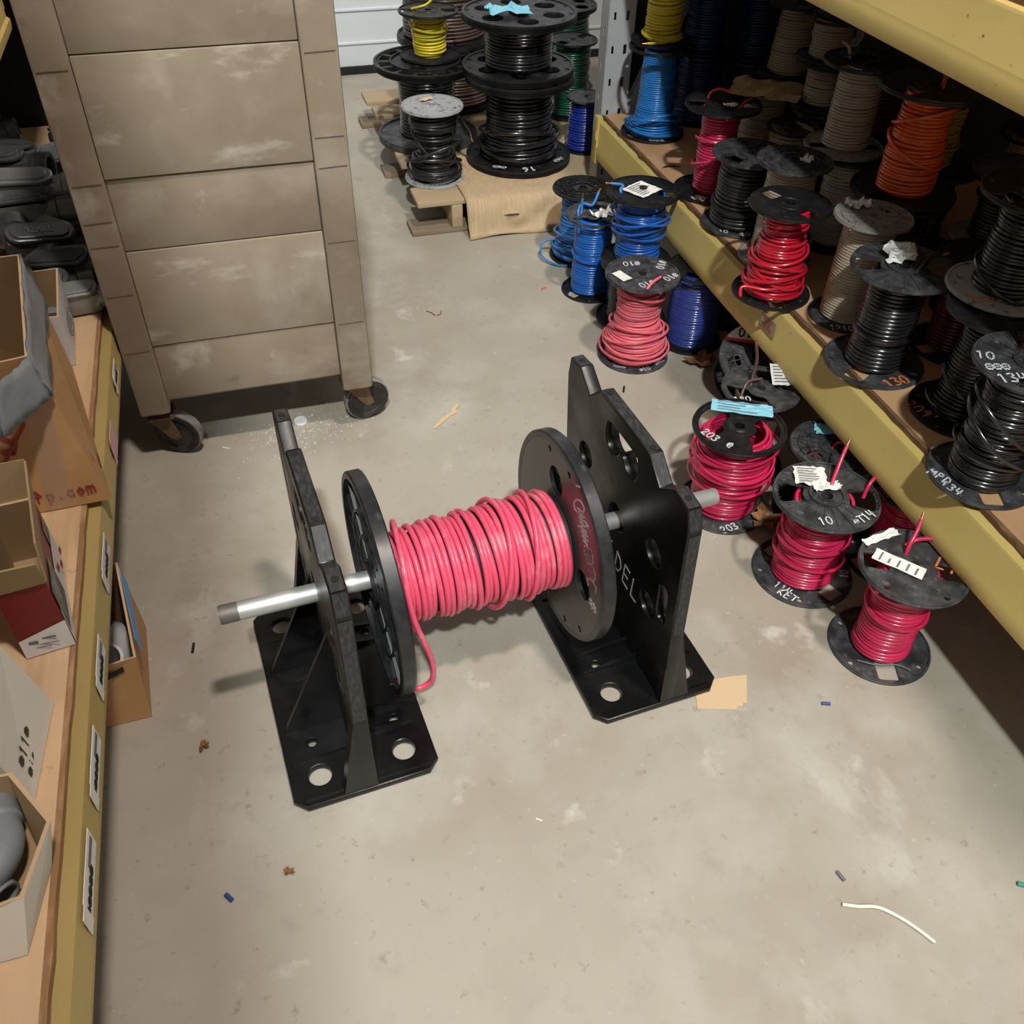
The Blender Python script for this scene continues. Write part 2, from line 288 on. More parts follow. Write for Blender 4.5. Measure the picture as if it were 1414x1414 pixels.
def paper(name, w, h, X, m, parent, crumple=.002, nx=8, ny=6, seed=0, lines=0, outline=None):
    r = random.Random(seed); bm = bmesh.new(); V = []
    for j in range(ny + 1):
        row = []
        for i in range(nx + 1):
            x, y = (i / nx - .5) * w, (j / ny - .5) * h
            ex = r.uniform(-1, 1) * crumple * .8; z = abs(r.gauss(0, 1)) * crumple + .0008
            row.append(bm.verts.new((x + ex, y + r.uniform(-1, 1) * crumple * .8, z)))
        V.append(row)
    for j in range(ny):
        for i in range(nx): bm.faces.new((V[j][i], V[j][i + 1], V[j + 1][i + 1], V[j + 1][i]))
    g = bmesh.ops.extrude_face_region(bm, geom=bm.faces[:]); bmesh.ops.translate(bm, vec=(0, 0, .0005), verts=[v for v in g['geom'] if isinstance(v, bmesh.types.BMVert)])
    bmesh.ops.recalc_face_normals(bm, faces=bm.faces[:])
    me = bpy.data.meshes.new(name); bm.to_mesh(me); bm.free(); me.transform(X)
    o = obj(name, me, m, parent)
    if lines:
        mb = MB()
        for k in range(lines):
            y = h * (.36 - .72 * k / max(1, lines - 1)); L = w * r.uniform(.35, .75)
            mb.box((-w * .4 + L / 2, y, crumple * 2 + .0018), (L, h * .035, .0004))
        pm = mb.done('printed_lines', 0); pm.transform(X); obj('printed_lines', pm, 'print', o)
    return o

# ------------------------------------------------------------------ setting
def slab(name, c, d, m, kind='structure'):
    o = MB().box((0, 0, 0), d).build(name, m, loc=c); o['kind'] = kind; return o
slab('floor', (.4, -1.4, -.05), (8.2, 13.4, .1), 'floor')
slab('wall_left', (-3.65, -1.4, 4.75), (.1, 13.4, 9.5), 'wall'); slab('wall_right', (4.45, -1.4, 4.75), (.1, 13.4, 9.5), 'wall')
slab('wall_front', (.4, -8.05, 4.75), (8.0, .1, 9.5), 'wall')
slab('ceiling', (.4, -1.4, 9.55), (8.2, 13.4, .1), 'ceil')
slab('wall_back', (.4, 5.25, 4.75), (8.0, .1, 9.5), 'wall')
# sectional overhead door
d1 = empty('door_1', (0, 4.97, 0)); d1['kind'] = 'structure'
mb = MB()
for i in range(6):
    z0 = .035 + i * .53
    mb.box((1.05, .03, z0 + .262), (3.3, .05, .522), bev=.006)
    for k in range(3): mb.box((1.05, .003, z0 + .11 + .15 * k), (3.3, .012, .012), bev=.004)
mb.build('door_panel', 'door', d1)
MB().box((1.05, .03, .018), (3.3, .07, .036)).build('door_seal', 'sealshade', d1)

# ------------------------------------------------------------------ camera
cam = bpy.data.objects.new('camera', bpy.data.cameras.new('camera')); COL.objects.link(cam); SC.camera = cam
cam.data.sensor_width = 36; cam.data.lens = 1270 / 1414 * 36; cam.data.clip_start = .05; cam.data.clip_end = 60
RW = ((0.958809, -0.178953, 0.220594), (-0.283438, -0.653794, 0.701581), (0.018674, -0.735207, -0.677585))
cam.matrix_world = Matrix(((RW[0][0], -RW[0][1], -RW[0][2], 0), (RW[1][0], -RW[1][1], -RW[1][2], 0), (RW[2][0], -RW[2][1], -RW[2][2], 1.55), (0, 0, 0, 1)))

# ------------------------------------------------------------------ spools
SP = {
    'G': (1.150, 0.985, 0.000, 0.249, 0.1078),
    'F': (1.099, 1.227, 0.000, 0.242, 0.1149),
    'E': (1.022, 1.491, 0.000, 0.251, 0.1103),
    'PK': (1.063, 2.190, 0.000, 0.276, 0.1077),
    'B5': (1.140, 2.399, 0.000, 0.199, 0.1127),
    'B1': (1.138, 2.408, 0.200, 0.221, 0.1084),
    'B2': (1.070, 2.600, 0.000, 0.270, 0.0935),
    'B3': (1.118, 2.846, 0.000, 0.249, 0.1031),
    'B6': (1.269, 2.228, 0.000, 0.249, 0.0992),
    'B7': (1.442, 2.332, 0.000, 0.249, 0.1013),
    'H1': (1.170, 1.657, 0.000, 0.240, 0.1097),
    'H3': (1.237, 1.406, 0.000, 0.211, 0.1052),
    'H4': (1.323, 1.213, 0.000, 0.235, 0.1043),
    'S2': (1.372, 2.893, 0.392, 0.275, 0.1061),
    'S1': (1.387, 2.935, 0.668, 0.255, 0.1003),
    'S3': (1.358, 2.416, 0.392, 0.257, 0.1094),
    'S4': (1.343, 2.195, 0.392, 0.202, 0.1049),
    'S5': (1.344, 1.988, 0.392, 0.263, 0.0953),
    'S6': (1.242, 1.816, 0.392, 0.236, 0.0978),
    'S7': (1.364, 1.666, 0.392, 0.258, 0.0883),
    'S8': (1.315, 1.465, 0.392, 0.242, 0.1112),
    'S9': (1.531, 1.481, 0.392, 0.225, 0.0956),
    'S22': (1.391, 1.252, 0.392, 0.250, 0.1065),
    'S23': (1.295, 1.057, 0.392, 0.266, 0.1028),
    'S21': (1.433, 1.312, 0.643, 0.205, 0.1094),
    'S16': (1.524, 2.300, 0.392, 0.219, 0.0746),
    'S10b': (1.539, 2.033, 0.392, 0.244, 0.0940),
    'S10': (1.533, 2.067, 0.637, 0.215, 0.1023),
    'S11b': (1.532, 1.786, 0.392, 0.235, 0.1110),
    'S11': (1.539, 1.806, 0.628, 0.249, 0.1243),
    'S12b': (1.754, 1.948, 0.392, 0.219, 0.0957),
    'S12': (1.721, 1.964, 0.612, 0.199, 0.0938),
    'S13b': (1.670, 2.397, 0.392, 0.228, 0.0926),
    'S13': (1.675, 2.413, 0.621, 0.121, 0.0956),
    'S13c': (1.669, 2.428, 0.743, 0.110, 0.0885),
    'M1b': (1.703, 2.158, 0.392, 0.222, 0.0960),
    'M1': (1.709, 2.197, 0.615, 0.163, 0.0921),
    'S14b': (1.729, 2.697, 0.392, 0.218, 0.0980),
    'S14': (1.738, 2.728, 0.611, 0.204, 0.0984),
    'S19': (1.567, 2.984, 0.392, 0.222, 0.0936),
    'S17': (1.566, 3.020, 0.615, 0.205, 0.0900),
    'S18b': (1.762, 3.040, 0.392, 0.190, 0.1014),
    'S18': (1.764, 3.055, 0.583, 0.220, 0.0925),
    'S20b': (1.691, 1.610, 0.392, 0.173, 0.1019),
    'S20': (1.692, 1.627, 0.566, 0.170, 0.1021),
    'S24b': (1.899, 1.798, 0.392, 0.172, 0.0945),
    'S24': (1.908, 1.823, 0.565, 0.162, 0.0944),
    'K1': (1.065, 3.425, 0.130, 0.316, 0.2021),
    'K2': (1.064, 3.448, 0.447, 0.201, 0.2061),
    'K4': (0.775, 3.732, 0.130, 0.296, 0.2000),
    'K3': (0.802, 3.768, 0.427, 0.166, 0.1143),
    'K5': (0.964, 4.120, 0.130, 0.259, 0.2000),
    'K6': (0.939, 4.100, 0.390, 0.246, 0.2000),
    'K7': (0.711, 3.335, 0.130, 0.266, 0.1114),
    'K8': (1.417, 3.837, 0.130, 0.299, 0.1022),
    'K9': (1.345, 3.460, 0.130, 0.201, 0.0783),
    'K10': (1.481, 4.174, 0.130, 0.346, 0.1519),
}
for k_ in ('K4', 'K7', 'K5', 'K3', 'K6'): SP[k_] = SP[k_][:2] + (SP[k_][2] - .0055,) + SP[k_][3:]
for k_, dy_ in (('S18', .06), ('S18b', .06), ('S17', .03), ('S19', .0)): SP[k_] = (SP[k_][0], SP[k_][1] - dy_) + SP[k_][2:]
SP['H1'] = (1.155, 1.632, 0, .240, .098)
FT = .006
_fl = {}
def flange_mesh(kind, big=False):
    """unit-radius flange lying on z 0..t; cached"""
    key = (kind, big)
    if key in _fl: return _fl[key]
    t = .055 if not big else .10
    loops = [circ(0, 0, 1, 72)]; mb = MB()
    if kind == 'win':
        loops += [circ(0, 0, .11)] + [rrect(.66 * s, 0, .46, .40, .05) for s in (1, -1)] + [circ(.84 * math.cos(a), .84 * math.sin(a), .055, 12) for a in (R_(52), R_(128), R_(232), R_(308))]
    elif kind == 'solid':
        loops += [circ(0, 0, .11), circ(.16, .26, .05, 12), circ(-.12, -.28, .05, 12)] + [circ(.8 * math.cos(a), .8 * math.sin(a), .045, 12) for a in (R_(20), R_(110), R_(200), R_(290))]
    elif kind == 'rib':
        def wdw(s): 
            return [(s * x, y) for x, y in ([(.40, -.20), (.88, -.34), (.92, 0), (.88, .34), (.40, .20), (.44, 0)])]
        loops += [circ(0, 0, .12), wdw(1), wdw(-1)]
    elif kind == 'twin':
        for s in (1, -1):
            pts = [(.86 * math.cos(a), .86 * math.sin(a)) for a in np.linspace(R_(-58), R_(58), 16)] + [(.40, .50), (.30, .36)] + [(.36 * math.cos(a), .36 * math.sin(a)) for a in np.linspace(R_(42), R_(-42), 8)] + [(.30, -.36), (.40, -.50)]
            loops.append([(s * x, y) for x, y in pts])
        loops.append(circ(0, 0, .12))
    elif kind == 'lat':
        loops += [circ(0, 0, .13), rrect(.62, 0, .34, .30, .05), rrect(-.62, 0, .34, .30, .05)]
    elif kind == 'holes':   # cable reel: round openings between hub and rim
        loops += [circ(0, 0, .12)] + [circ(.62 * math.cos(a), .62 * math.sin(a), .185, 20) for a in np.arange(6) * PI / 3 + .3] + [circ(.9 * math.cos(a), .9 * math.sin(a), .035, 10) for a in np.arange(12) * PI / 6]
    elif kind == 'bolts':
        loops += [circ(0, 0, .12)] + [circ(.84 * math.cos(a), .84 * math.sin(a), .05, 12) for a in np.arange(14) * PI / 7]
    elif kind == 'wheel':
        loops += [circ(0, 0, .12)]
        for k in range(14):
            a = 2 * PI * k / 14; loops.append([(.70 * math.cos(a - .16), .70 * math.sin(a - .16)), (.91 * math.cos(a - .17), .91 * math.sin(a - .17)), (.91 * math.cos(a + .17), .91 * math.sin(a + .17)), (.70 * math.cos(a + .16), .70 * math.sin(a + .16))])
        for k in (0, 1, 2): loops.append(circ(.46 * math.cos(2.1 * k), .46 * math.sin(2.1 * k), .15, 18))
    else: loops += [circ(0, 0, .12)]
    base = shape2d(loops, t, .012); base.transform(Matrix.Translation((0, 0, t / 2))); mb.mesh(base)
    top = t
    if kind in ('rib', 'lat', 'win', 'solid', 'twin', 'plain'):
        mb.lathe([(.95, top - .01), (.95, top + .03), (.985, top + .03), (.985, top - .01)], 72)     # raised rim
    if kind in ('rib',):
        for k in range(20):
            a = 2 * PI * k / 20 + .157
            if abs(math.cos(a)) > .9: continue
            mb.box((.62 * math.cos(a), .62 * math.sin(a), top + .004), (.66, .022, .035), Matrix.Rotation(a, 3, 'Z'))
        for sx in (1, -1):
            for k in range(-3, 4): mb.box((.93 * sx * math.cos(k * .11), .93 * math.sin(k * .11), top), (.07, .018, .05), Matrix.Rotation(sx * k * .11, 3, 'Z'))
            for sy in (1, -1): mb.box((.64 * sx, sy * .28, top + .004), (.52, .025, .035), Matrix.Rotation(sx * sy * .30, 3, 'Z'))
        mb.lathe([(.30, top - .01), (.30, top + .05), (.33, top + .05), (.33, top - .01)], 40)
        mb.lathe([(.12, -.5), (.12, top + .02), (.15, top + .02), (.15, -.5)], 32)
    if kind == 'lat':
        for rr in (.34, .60, .80): mb.lathe([(rr, top - .01), (rr, top + .035), (rr + .025, top + .035), (rr + .025, top - .01)], 60)
        for k in range(16):
            a = 2 * PI * k / 16; mb.box((.64 * math.cos(a), .64 * math.sin(a), top + .01), (.62, .022, .05), Matrix.Rotation(a, 3, 'Z'))
            a += .2; mb.box((.70 * math.cos(a), .70 * math.sin(a), top + .01), (.26, .018, .05), Matrix.Rotation(a + .75 * (1 if k % 2 else -1), 3, 'Z'))
        mb.lathe([(.13, -.3), (.13, top + .03), (.17, top + .03), (.17, -.3)], 32)
    if kind in ('win', 'twin', 'solid', 'plain'):
        mb.lathe([(.11, -.3), (.11, top + .02), (.17, top + .02), (.20, top)], 40); mb.lathe([(.30, top - .005), (.31, top + .012), (.335, top + .012), (.345, top - .005)], 40)
    if kind in ('holes', 'wheel', 'bolts'):
        mb.lathe([(.97, -.02), (1.0, 0), (1.0, top + .02), (.95, top + .02), (.94, top - .01)], 72)
        mb.lathe([(.12, -.2), (.12, top + .03), (.19, top + .03), (.2, top - .01)], 40)
        if kind == 'wheel':
            mb.lathe([(.66, top - .01), (.66, top + .03), (.69, top + .03), (.69, top - .01)], 60)
    me = mb.done('spool_flange', 35); _fl[key] = me; return me

def winding_mesh(h, prof, d, jit=.25, seg=40, sides=6, seed=0, name='wire_winding'):
    """one wire wound as a helix between z=0..h; prof = [(t, radius)]"""
    g = np.random.default_rng(seed); N = max(4, int(h / d)); n = N * seg
    t = np.linspace(0, 1, n + 1); th = t * N * 2 * PI
    r = np.interp(t, [p[0] for p in prof], [p[1] for p in prof]) - d / 2
    k = np.arange(N + 2)
    def per(amp): return np.interp(t * N, k, g.normal(0, amp, N + 2))
    z = d / 2 + t * (h - d) + per(jit * d) * .35 + np.sin(th + np.interp(t * N, k, np.cumsum(g.normal(0, .5, N + 2)))) * per(jit * d * .8)
    r = r + per(jit * d * .7) + np.sin(2 * th + 1.3) * jit * d * .25
    z = np.clip(z, d * .5, h - d * .5)
    rr = d * .53
    ph = 2 * PI * np.arange(sides) / sides
    R = r[:, None] + rr * np.cos(ph)[None]; Z = z[:, None] + rr * np.sin(ph)[None]
    V = np.stack([R * np.cos(th)[:, None], R * np.sin(th)[:, None], Z], -1).reshape(-1, 3)
    i = np.arange(n)[:, None] * sides; j = np.arange(sides)[None]; j2 = (j + 1) % sides
    F = np.stack([i + j, i + sides + j, i + sides + j2, i + j2], -1).reshape(-1, 4)
    me = bpy.data.meshes.new(name); me.vertices.add(len(V)); me.vertices.foreach_set('co', V.ravel().astype('f'))
    me.loops.add(F.size); me.loops.foreach_set('vertex_index', F.ravel().astype('i')); me.polygons.add(len(F))
    me.polygons.foreach_set('loop_start', np.arange(0, F.size, 4, dtype='i')); me.polygons.foreach_set('loop_total', np.full(len(F), 4, dtype='i'))
    me.update(calc_edges=True); me.validate(); me.shade_smooth(); return me
def core_prof(h, prof, d): return [(max(.004, r - d * 1.05), t * h) for t, r in prof]

def spool(key, w, prof, label, group, ft='win', fb='win', mt='black', mb='black', d=.0085, rt=0., rb=0., loops=(), jit=.25, fth=None, hub=True, parts=True, name='wire_spool', big=False, cat='wire spool', xyz=None):
    x, y, z0, h, R = SP[key] if xyz is None else xyz
    root = empty(name, (x, y, z0), 0, label, cat, group)
    th = fth or R * (.055 if not big else .10)
    s = R
    inst('spool_flange', flange_mesh(fb, big), mb, root, (0, 0, 0), (0, 0, R_(rb)), (s, s, s))
    inst('spool_flange', flange_mesh(ft, big), mt, root, (0, 0, h - th * (1.55 if not big else 1.2)), (0, 0, R_(rt)), (s, s, s))
    zb, zt = th * 1.05, h - th * 1.6; hh = zt - zb
    P = [(t, r * R) for t, r in prof]
    o = obj('wire_winding', winding_mesh(hh, P, d, jit, 44 if R < .15 else 56, 6, sum(map(ord, key))), W[w], root, (0, 0, zb))
    c = MB().lathe(core_prof(hh, P, d), 40); obj('wire_layer', c.done('wire_layer'), W[w], root, (0, 0, zb))
    for k, (t, tilt, rs, az) in enumerate(loops):
        r0 = np.interp(t, [p[0] for p in P], [p[1] for p in P]) * rs + d * .4
        pts = [Vector((r0 * (1 + .05 * math.sin(2 * a + k)) * math.cos(a), r0 * (1 + .05 * math.sin(2 * a + k)) * math.sin(a), zb + t * hh + math.sin(a - R_(az)) * tilt)) for a in np.arange(48) * 2 * PI / 48]
        obj('loose_turn', tube_mesh(pts, d * .5, 6, True), W[w], root)
    root['h'] = h; root['R'] = R; root['raised'] = ft in ('rib', 'lat')
    return root
def clean(root):
    pass
def mark(root, text, size, which, rad, ang, rot, m='whitemark', w=.13):
    """lettering on a flange: polar position (fraction of radius, world degrees), baseline direction rot"""
    R, h = root['R'], root['h']; size *= .92; rad = min(rad, .925 - .5 * size / R)
    if which == 'B': z = R * .055 + .0006
    else: z = h - R * .0285 + .0005 + (R * .022 if root['raised'] else 0)
    o = Vector((rad * R * math.cos(R_(ang)), rad * R * math.sin(R_(ang)), z)); c, s = math.cos(R_(rot)), math.sin(R_(rot))
    return writing(text, size, frame(o, (c, s, 0), (-s, c, 0)), m, root, w)
def sheet(root, m, w, h, x, y, rot, crumple=.002, seed=0, lines=0, tilt=0., dz=.002, name='paper_label'):
    z = root['h'] - root['R'] * .02 + dz
    X = Matrix.Translation((x, y, z)) @ Matrix.Rotation(R_(rot), 4, 'Z') @ Matrix.Rotation(R_(tilt), 4, 'X')
    return paper(name, w, h, X, m, root, crumple, seed=seed, lines=lines)
def tail(root, w, pts, d=.0085, tip=True):
    o = tube('wire_end', pts, d * .5, W[w], root)
    if tip:
        a, b = Vector(pts[-2]), Vector(pts[-1]); t = (b - a).normalized()
        obj('copper_tip', tube_mesh([b - t * .002, b + t * .016], d * .3, 8), 'copper', o)
    return o
GF, GS, GP, GU = 'wire spools on the floor by the right rack', 'wire spools on the right shelf', 'wire spools on the pallet', 'wire spools stacked at the back of the right shelf'
st = [(0, .55), (1, .55)]
# --- floor row, front to back
o = spool('G', 'red', [(0, .56), (.3, .54), (.5, .57), (.6, .53), (.85, .56), (1, .52)], 'crimson wire spool nearest the camera, orange figure on its dark top flange', GF, 'win', 'win', 'dusty', 'dusty', .0095, 150, 250, [(.55, .006, 1.05, 30), (.82, .012, 1.08, 200)])
mark(o, "L1'", .036, 'T', .74, -20, -50, 'orangemark'); sheet(o, 'paper', .034, .10, -.028, .012, 38, .001, 3, 5); sheet(o, 'paper', .085, .02, -.02, .088, 8, .002, 33, 0, name='torn_label')
tail(o, 'red', [(.0, .03, .22), (.01, .04, .262), (.03, .055, .285), (.045, .07, .30)]); tail(o, 'red', [(.01, .05, .255), (.04, .05, .265), (.075, .04, .266)])
tube('wire_scrap', [(-.075, -.03, .012), (-.04, -.055, .014), (.0, -.065, .013), (.02, -.085, .012)], .0016, 'print', o)
o = spool('F', 'red', [(0, .62), (.25, .60), (.45, .62), (.62, .58), (.8, .60), (1, .55)], 'crimson wire spool with grey ribbed top flange and loose loop, second from the camera', GF, 'rib', 'win', 'dusty', 'dusty', .0085, 155, 290, [(.62, .012, 1.14, 20), (.52, .006, 1.08, 160), (.3, .008, 1.05, 80)])
mark(o, '114', .022, 'B', .70, 210, -62); mark(o, 'KET', .024, 'B', .88, 222, -62); mark(o, '10', .02, 'B', .84, -22, 60)
mark(o, '10', .024, 'T', .74, 238, -8); mark(o, '~T', .022, 'T', .80, 285, 10); mark(o, '14', .024, 'T', .84, 303, 15)
sheet(o, 'paper', .07, .06, -.005, .062, -22, .003, 5, 6); sheet(o, 'paper', .06, .028, .012, .022, -10, .005, 6, 0, name='torn_label')
tail(o, 'red', [(.02, .02, .235), (.045, .045, .262), (.07, .07, .285), (.083, .082, .297)])
tail(o, 'red', [(.085, -.015, .225), (.098, -.005, .252), (.12, .004, .262), (.15, .0, .25), (.19, -.03, .215), (.21, -.07, .175)], tip=False)
o = spool('E', 'red', [(0, .70), (.2, .74), (.5, .80), (.75, .83), (1, .66)], 'full crimson wire spool with light blue paper on its open top flange', GF, 'twin', 'plain', 'black', 'dusty', .0075, 140, 0, [(.72, .02, 1.08, 10), (.6, .016, 1.1, 60), (.8, .012, 1.06, 240), (.45, .01, 1.05, 330)], .5)
mark(o, '203', .024, 'T', .74, 190, -68); mark(o, '@', .022, 'T', .72, 228, -60); mark(o, '203', .024, 'B', .83, 256, 8)
sheet(o, 'bluepaper', .145, .045, .035, .058, -28, .0015, 8, 4)
o = spool('H1', 'brown', [(0, .6), (1, .6)], 'brown wire spool with a white tag, behind the blue papered crimson spool', GF, 'twin', 'win', 'dusty', 'black', .008, 30, 40)
mark(o, '180', .022, 'T', .75, 205, -12); sheet(o, 'paper', .06, .065, .068, .02, -18, .002, 9, 6, 18, .012)
tail(o, 'brown', [(-.03, .0, .21), (-.012, .03, .25), (.0, .045, .29), (-.004, .055, .325)], .008); tail(o, 'brown', [(-.06, -.01, .215), (-.03, .02, .245), (.01, .02, .25)], .008, False)
o = spool('H3', 'bright', st, 'dark spool of red wire with blue paper, half hidden under the right beam', GF, 'lat', 'win', 'dusty', 'black', .008, 10)
sheet(o, 'bluepaper', .10, .045, .03, .05, -25, .004, 12); tail(o, 'bright', [(-.01, .0, .18), (.0, .0, .215), (.02, -.015, .225), (.035, -.03, .222)])
spool('H4', 'red', st, 'crimson wire spool in the dark under the right shelf, deepest of the front group', GF, 'win', 'win', 'black', 'black')
o = spool('PK', 'pink', [(0, .80), (.12, .86), (.25, .85), (.36, .70), (.5, .60), (.7, .58), (.9, .62), (1, .60)], 'dusty pink wire spool with heaped lower turns, numbers all round its top', GF, 'solid', 'solid', 'dusty', 'dusty', .0078, 0, 0, [(.2, .012, 1.05, 40), (.3, .02, 1.08, 200), (.42, .012, 1.06, 120), (.12, .006, 1.05, 300), (.85, .012, 1.07, 70)], .6)
for a, r, q in ((100, .60, 172), (25, .74, 235), (-30, .74, 205), (258, .56, 195)): mark(o, '#10', .026, 'T', r, a, q)
mark(o, '~~~', .02, 'B', .9, 222, -30); mark(o, '#10', .018, 'B', .93, 272, 8); mark(o, '~~~', .02, 'B', .9, 312, 28)
sheet(o, 'paper', .032, .055, -.066, -.004, 18, .0004, 4); tail(o, 'pink', [(-.028, -.085, .262), (-.005, -.075, .283), (.03, -.055, .287)], .0085)
o = spool('B5', 'black', [(0, .7), (1, .7)], 'black wire spool under the white labelled blue one', GF, 'solid', 'solid', 'black', 'black'); mark(o, '10', .022, 'B', .86, 215, -30)
o = spool('B1', 'navyb', [(0, .62), (.5, .63), (.62, .68), (1, .62)], 'royal blue wire spool with square white label on top', GF, 'win', 'solid', 'black', 'black', .0075, 150, 0, [(.62, .02, 1.13, 200), (.55, .012, 1.12, 250), (.7, .012, 1.12, 60), (.48, .01, 1.08, 0), (.66, .016, 1.14, 120)], .4)
sheet(o, 'paper', .088, .082, -.004, .002, 28, .0012, 13, 7); o2 = MB().cyl((0, 0, 0), (0, 0, .0016), .012).build('label_hole', 'ink', o, (.0, .004, o['h'] + .006))
tail(o, 'lightb', [(-.06, .0, .20), (-.07, .01, .222), (-.055, .03, .228), (-.085, .05, .228)])
o = spool('B2', 'midb', [(0, .66), (.3, .68), (.45, .62), (.7, .66), (1, .62)], 'medium blue wire spool with crumpled white paper on top', GF, 'twin', 'win', 'dusty', 'black', .0078, 60, 20, [(.5, .01, 1.07, 50)])
mark(o, '~~', .02, 'B', .84, 195, 60); sheet(o, 'paper', .075, .045, .02, -.02, 15, .009, 14)
tail(o, 'lightb', [(-.05, -.01, .23), (-.055, .01, .278), (-.03, .035, .29), (.0, .03, .285), (.03, .06, .31)]); tail(o, 'lightb', [(-.06, -.02, .22), (-.04, .02, .27), (-.035, .03, .31)])
o = spool('B3', 'lightb', [(0, .86), (.15, .84), (.3, .74), (.45, .68), (1, .62)], 'light blue wire spool at the back of the floor group, spoked black top', GF, 'lat', 'plain', 'black', 'black', .0085, 15, 0, [(.1, .008, 1.06, 60), (.2, .014, 1.07, 200), (.32, .02, 1.08, 120)], .5)
tail(o, 'lightb', [(-.08, .02, .06), (-.125, .03, .05), (-.14, -.01, .02), (-.11, -.06, .008), (-.07, -.085, .01)], .007, False)
o = spool('B6', 'deepb', [(0, .76), (.6, .78), (1, .70)], 'deep blue wire spool wrapped in clear film, beside the dusty pink one', GF, 'win', 'plain', 'black', 'black', .0082, 40, 0)
MB().lathe([(.083, .012), (.085, .06), (.083, .14), (.080, .20), (.07, .225)], 40).build('stretch_film', 'plastic', o)
spool('B7', 'black', [(0, .75), (1, .72)], 'black wire spool deep under the shelf behind the film wrapped blue one', GF, 'plain', 'plain', 'black', 'black')
# spool lying tipped over under the beam
t = empty('wire_spool', (0, 0, 0), 0, 'tipped over brown wire spool showing a white and red numbered sticker', 'wire spool', GF)
nn = Vector((-.249, -.449, .858)).normalized(); e1 = Vector((0, 0, 1)).cross(nn).normalized(); t.matrix_world = frame(Vector((1.268, 1.848, .176)) - nn * .125, e1, nn.cross(e1)); RR = .10
inst('spool_flange', flange_mesh('lat'), 'dusty', t, (0, 0, .12), (0, 0, .4), (RR,) * 3); inst('spool_flange', flange_mesh('plain'), 'black', t, (0, 0, -.01), (0, 0, 0), (RR,) * 3)
obj('wire_winding', winding_mesh(.11, [(0, .062), (1, .066)], .009, .3, 40, 6, 5), W['brown'], t, (0, 0, .0)); MB().lathe([(.05, 0), (.054, .11)], 32).build('wire_layer', W['brown'], t)
stk = shape2d([[(.097 * math.cos(a), .097 * math.sin(a)) for a in np.linspace(R_(22), R_(158), 18)]], .0006); s_ = obj('round_sticker', stk, 'paper', t, (0, 0, .131)); 
MB().box((0, .038, .0), (.180, .009, .001)).build('red_stripe', mat('sticker_red', (.6, .05, .05), .6), s_, (0, 0, .0008)); writing('10', .026, frame((-.04, .062, .0006), (-1, 0, 0), (0, -1, 0)), 'ink', s_, .16, name='printed_number'); writing('~~~', .012, frame((.02, .066, .0006), (-1, 0, 0), (0, -1, 0)), 'print', s_, .1, name='printed_lines')
tail(t, 'brown', [(.02, -.01, .12), (.012, -.03, .15), (.0, -.06, .165), (-.005, -.09, .16)], .009)

# --- right shelf, far end to near
o = spool('S2', 'blue', [(0, .80), (.08, .78), (.16, .62), (.4, .56), (.75, .53), (1, .50)], 'tall sky blue wire spool under the yellow one at the shelf end', GS, 'twin', 'win', 'black', 'black', .0066, 30, 10, [(.08, .008, 1.05, 30), (.14, .03, 1.3, 160), (.2, .03, 1.4, 200), (.05, .006, 1.04, 90)], .18)
mark(o, '2006', .02, 'B', .9, 258, -8); tail(o, 'blue', [(.0, .0, .25), (.02, -.03, .272), (.045, -.055, .268), (.06, -.075, .245)], .007, False)
o = spool('S1', 'yellow', [(0, .60), (.5, .56), (1, .56)], 'yellow wire spool stacked on the tall sky blue one', GS, 'win', 'win', 'black', 'black', .0095, 0, 20, [(.06, .006, 1.04, 40)], .4)
tail(o, 'yellow', [(.0, -.058, .02), (-.02, -.065, .012), (-.05, -.07, .014), (-.075, -.06, .012)], .009)
o = spool('S3', 'red', [(0, .50), (.3, .49), (.5, .52), (.75, .48), (.9, .50), (1, .54)], 'crimson wire spool with cut out black top, behind the fat black one', GS, 'win', 'win', 'black', 'black', .0088, 160, 40, [(.42, .03, 1.14, 220), (.6, .016, 1.08, 120)], .2)
mark(o, '10', .024, 'B', .78, 218, 0); mark(o, 'C1', .024, 'B', .90, 262, 20); sheet(o, 'paper', .035, .025, .005, -.028, -15, .003, 15)
tail(o, 'red', [(-.03, .04, .235), (-.015, .06, .262), (.01, .055, .275), (.03, .03, .272)]); tail(o, 'red', [(-.02, -.07, .235), (.02, -.05, .25), (.06, -.015, .258), (.09, .0, .262)])
o = spool('S4', 'blackm', [(0, .80), (.5, .74), (1, .72)], 'fat black wire spool with a dusty ribbed top, number on its base', GS, 'rib', 'win', 'dusty', 'dusty', .0105, 20, 75, [(.3, .004, 1.03, 10)], .25)
mark(o, '897', .026, 'B', .9, 262, -14); mark(o, '10', .02, 'B', .86, 216, -20)
o = spool('S5', 'beige', [(0, .68), (.6, .66), (1, .64)], 'beige wire spool between the fat black and the bright red spools, criss-cross top', GS, 'lat', 'solid', 'dusty', 'grey2', .0075, 0, 30, [(.1, .03, 1.35, 240), (.4, .04, 1.08, 60)], .12)
mark(o, 'Blue61', .017, 'B', .80, 196, -72); sheet(o, 'paper', .03, .02, .02, -.02, 30, .006, 16)
o = spool('S6', 'bright', [(0, .74), (.1, .72), (.25, .66), (.42, .58), (.7, .54), (1, .54)], 'bright red wire spool in the front row with loosened lower turns', GS, 'win', 'win', 'black', 'black', .0082, 285, 255, [(.12, .01, 1.1, 40), (.22, .02, 1.08, 200), (.35, .016, 1.08, 120), (.5, .016, 1.07, 300), (.3, .03, 1.07, 20)], .5)
tail(o, 'bright', [(.02, -.068, .05), (-.05, -.06, .045), (-.10, -.03, .045), (-.115, -.05, .03)], .008, False)
